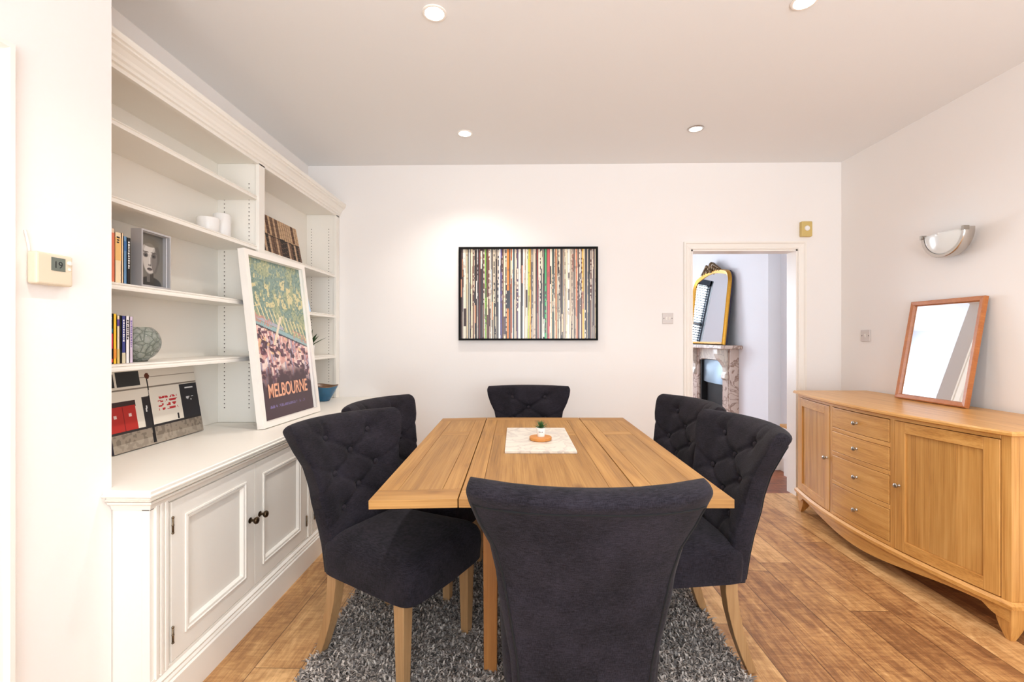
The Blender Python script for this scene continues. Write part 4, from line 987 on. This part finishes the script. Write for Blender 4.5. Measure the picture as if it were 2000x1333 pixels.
def make_seat():
    m_ = MB(); n = 72; rings = []
    def out(ins, z, dome=0):
        r = []
        for k in range(n):
            a = 2 * PI * k / n; c_, s = math.cos(a), math.sin(a); p = 2 / 10
            x = math.copysign(abs(c_) ** p, c_); y = math.copysign(abs(s) ** p, s)
            hx = .240 - ins; X = -.002 + x * hx; hy = np.interp(X, [-.23, .26], [.205, .240]) - ins
            Y = y * hy; X += .012 * (1 - y * y) * (x > 0) * x
            r.append((X, Y, z))
        return r
    for ins, z in ((.008, .330), (.001, .334), (.0, .36), (-.003, .40), (.0, .435), (.010, .458), (.028, .474), (.06, .485), (.10, .492), (.15, .496), (.19, .498)): rings.append(out(ins, z))
    return m_.loft(rings)
def make_chair():
    t = thing('dining_chair', '', 'chair', (0, 0, 0))
    build('seat', make_seat(), M_FAB, t, smooth=True, auto=50)
    build('backrest', make_back(), M_FAB, t, smooth=True, auto=60)
    bt = MB()
    for (a, b) in BT:
        u = a / hw(b); x = xm(b) + wrap(b) * abs(u) ** 2.1 + .044 + .006 - .0185
        build('button', MB().ball((x, a, b), .0125, 12, 8, sx=.6), M_BUTTON, t, smooth=True)
    pp_ = MB()
    def bpt(u, z, off=.0):
        t_ = float(np.interp(z, [.36, .5, .86, .945], [.085, .092, .088, .088])); W_ = hw(z); w_ = wrap(z)
        roll = .010 * math.exp(-((z - .885) / .025) ** 2)
        return (xm(z) + w_ * abs(u) ** 2.1 - t_ / 2 * (1 - .34 * abs(u) ** 14) - roll - .004 * (1 - u * u) - off, u * W_, z)
    side = lambda s: [bpt(s * (.90 + .06 * clamp((z - .6) / .2)), z, .0008) for z in np.linspace(.33, .848, 32)]
    topc = [bpt(u, .850 + .012 * (1 - abs(u)) , .0005) for u in np.linspace(.96, -.96, 40)]
    pp_.tube(side(1)[:-1] + topc + side(-1)[::-1][1:], .0034, 6)
    build('piping', pp_, M_PIPE, t, smooth=True, label='dark piping around the back panel')
    for s in (-1, 1):
        build('leg', MB().loft([[(.174 + a * h, s * .192 + b * h, z) for a, b in ((-1, -1), (1, -1), (1, 1), (-1, 1))] for z, h in ((0, .0165), (.34, .024))], grain='z'), M_LEG, t, bevel=.002)
        rr = [[(x + a * h, s * y + b * h, z) for a, b in ((-1, -1), (1, -1), (1, 1), (-1, 1))] for x, y, z, h in ((-.262, .188, 0, .0165), (-.238, .185, .06, .018), (-.212, .182, .14, .020), (-.192, .178, .23, .022), (-.184, .176, .30, .023), (-.184, .174, .40, .023))]
        build('leg', MB().loft(rr, grain='z'), M_LEG, t, bevel=.002)
    return t
chair = make_chair()
G = 'dining chairs around the oak table'
spots = [(-.472, 1.845, -28, 'charcoal buttoned dining chair in front of the white cupboards, on the near left'),
         (.160, 1.43, 90, 'charcoal dining chair nearest the camera, seen from behind'),
         (.586, 1.91, 184, 'charcoal buttoned dining chair on the near right of the table'),
         (.60, 2.48, 190, 'charcoal buttoned dining chair on the far right, beside the doorway'),
         (-.455, 2.405, -17, 'charcoal buttoned dining chair on the far left, half hidden by another chair'),
         (.055, 2.93, -90, 'charcoal buttoned dining chair at the head of the table against the back wall')]
for i, (x, y, r, lab) in enumerate(spots):
    o = chair if i == 0 else copy_tree(chair)
    o.location = (x, y, RZ); o.rotation_euler = (0, 0, math.radians(r)); o['label'] = lab; o['group'] = G

# ------------------------------------------------------------------ shaggy rug
rg = thing('shag_rug', 'grey shaggy rug under the dining table and chairs', 'rug', (0, 0, 0))
RX0, RX1, RY0, RY1 = -.80, .825, .95, 3.05
build('backing', MB().box(RX0 + .01, RX1 - .01, RY0 + .01, RY1 - .01, .0005, .006), plain('rug_backing', rgb(92, 88, 86), .95), rg)
rs = np.random.RandomState(3); n = 110000
keep_x = rs.uniform(RX0, RX1, n); keep_y = RY0 + (RY1 - RY0) * rs.rand(n) ** 1.25
az = rs.uniform(0, 2 * PI, n); L_ = rs.uniform(.022, .040, n); out_ = rs.uniform(.35, 1.0, n); wd = rs.uniform(.0026, .0044, n)
d = np.stack([np.cos(az), np.sin(az)], 1); sd = np.stack([-np.sin(az), np.cos(az)], 1)
P = np.zeros((n, 8, 3)); fr4 = [0, .4, .75, 1.0]
for k, f in enumerate(fr4):
    cx = keep_x + d[:, 0] * L_ * out_ * f ** 1.4; cy = keep_y + d[:, 1] * L_ * out_ * f ** 1.4
    cz = .004 + L_ * np.sin(f * PI * .5 * (1.15)) * (1 - .45 * out_) 
    ww = wd * (1 - .55 * f ** 3)
    for j, s in enumerate((-1, 1)):
        P[:, k * 2 + j, 0] = cx + sd[:, 0] * ww * s; P[:, k * 2 + j, 1] = cy + sd[:, 1] * ww * s; P[:, k * 2 + j, 2] = cz
base = (np.arange(n) * 8)[:, None, None]
F = (base + np.array([[0, 1, 3, 2], [2, 3, 5, 4], [4, 5, 7, 6]])[None]).reshape(-1, 4)
me = bpy.data.meshes.new('pile'); me.vertices.add(n * 8); me.vertices.foreach_set('co', P.ravel().astype('f'))
me.loops.add(F.size); me.loops.foreach_set('vertex_index', F.ravel().astype('i')); me.polygons.add(len(F)); me.polygons.foreach_set('loop_start', np.arange(0, F.size, 4, dtype='i')); me.update(calc_edges=True)
me.polygons.foreach_set('use_smooth', [True] * len(me.polygons))
sh_ = np.repeat(rs.uniform(.55, 1.25, n), 8); at = me.attributes.new('tint', 'FLOAT', 'POINT'); at.data.foreach_set('value', sh_.astype('f'))
mp_, nt, b = nodes('shag_yarn', .85, 0, .25); ta = N(nt, 'ShaderNodeAttribute', attribute_name='tint')
r = ramp(nt, [(.0, rgb(84, 80, 78)), (.5, rgb(144, 138, 134)), (1.0, rgb(204, 196, 188))]); q = N(nt, 'ShaderNodeMapRange'); q.inputs['From Min'].default_value = .55; q.inputs['From Max'].default_value = 1.25
nt.links.new(ta.outputs['Fac'], q.inputs['Value']); nt.links.new(q.outputs[0], r.inputs['Fac']); nt.links.new(r.outputs['Color'], b.inputs['Base Color'])
me.materials.append(mp_); po_ = link(bpy.data.objects.new('pile', me), rg); po_['kind'] = 'stuff'
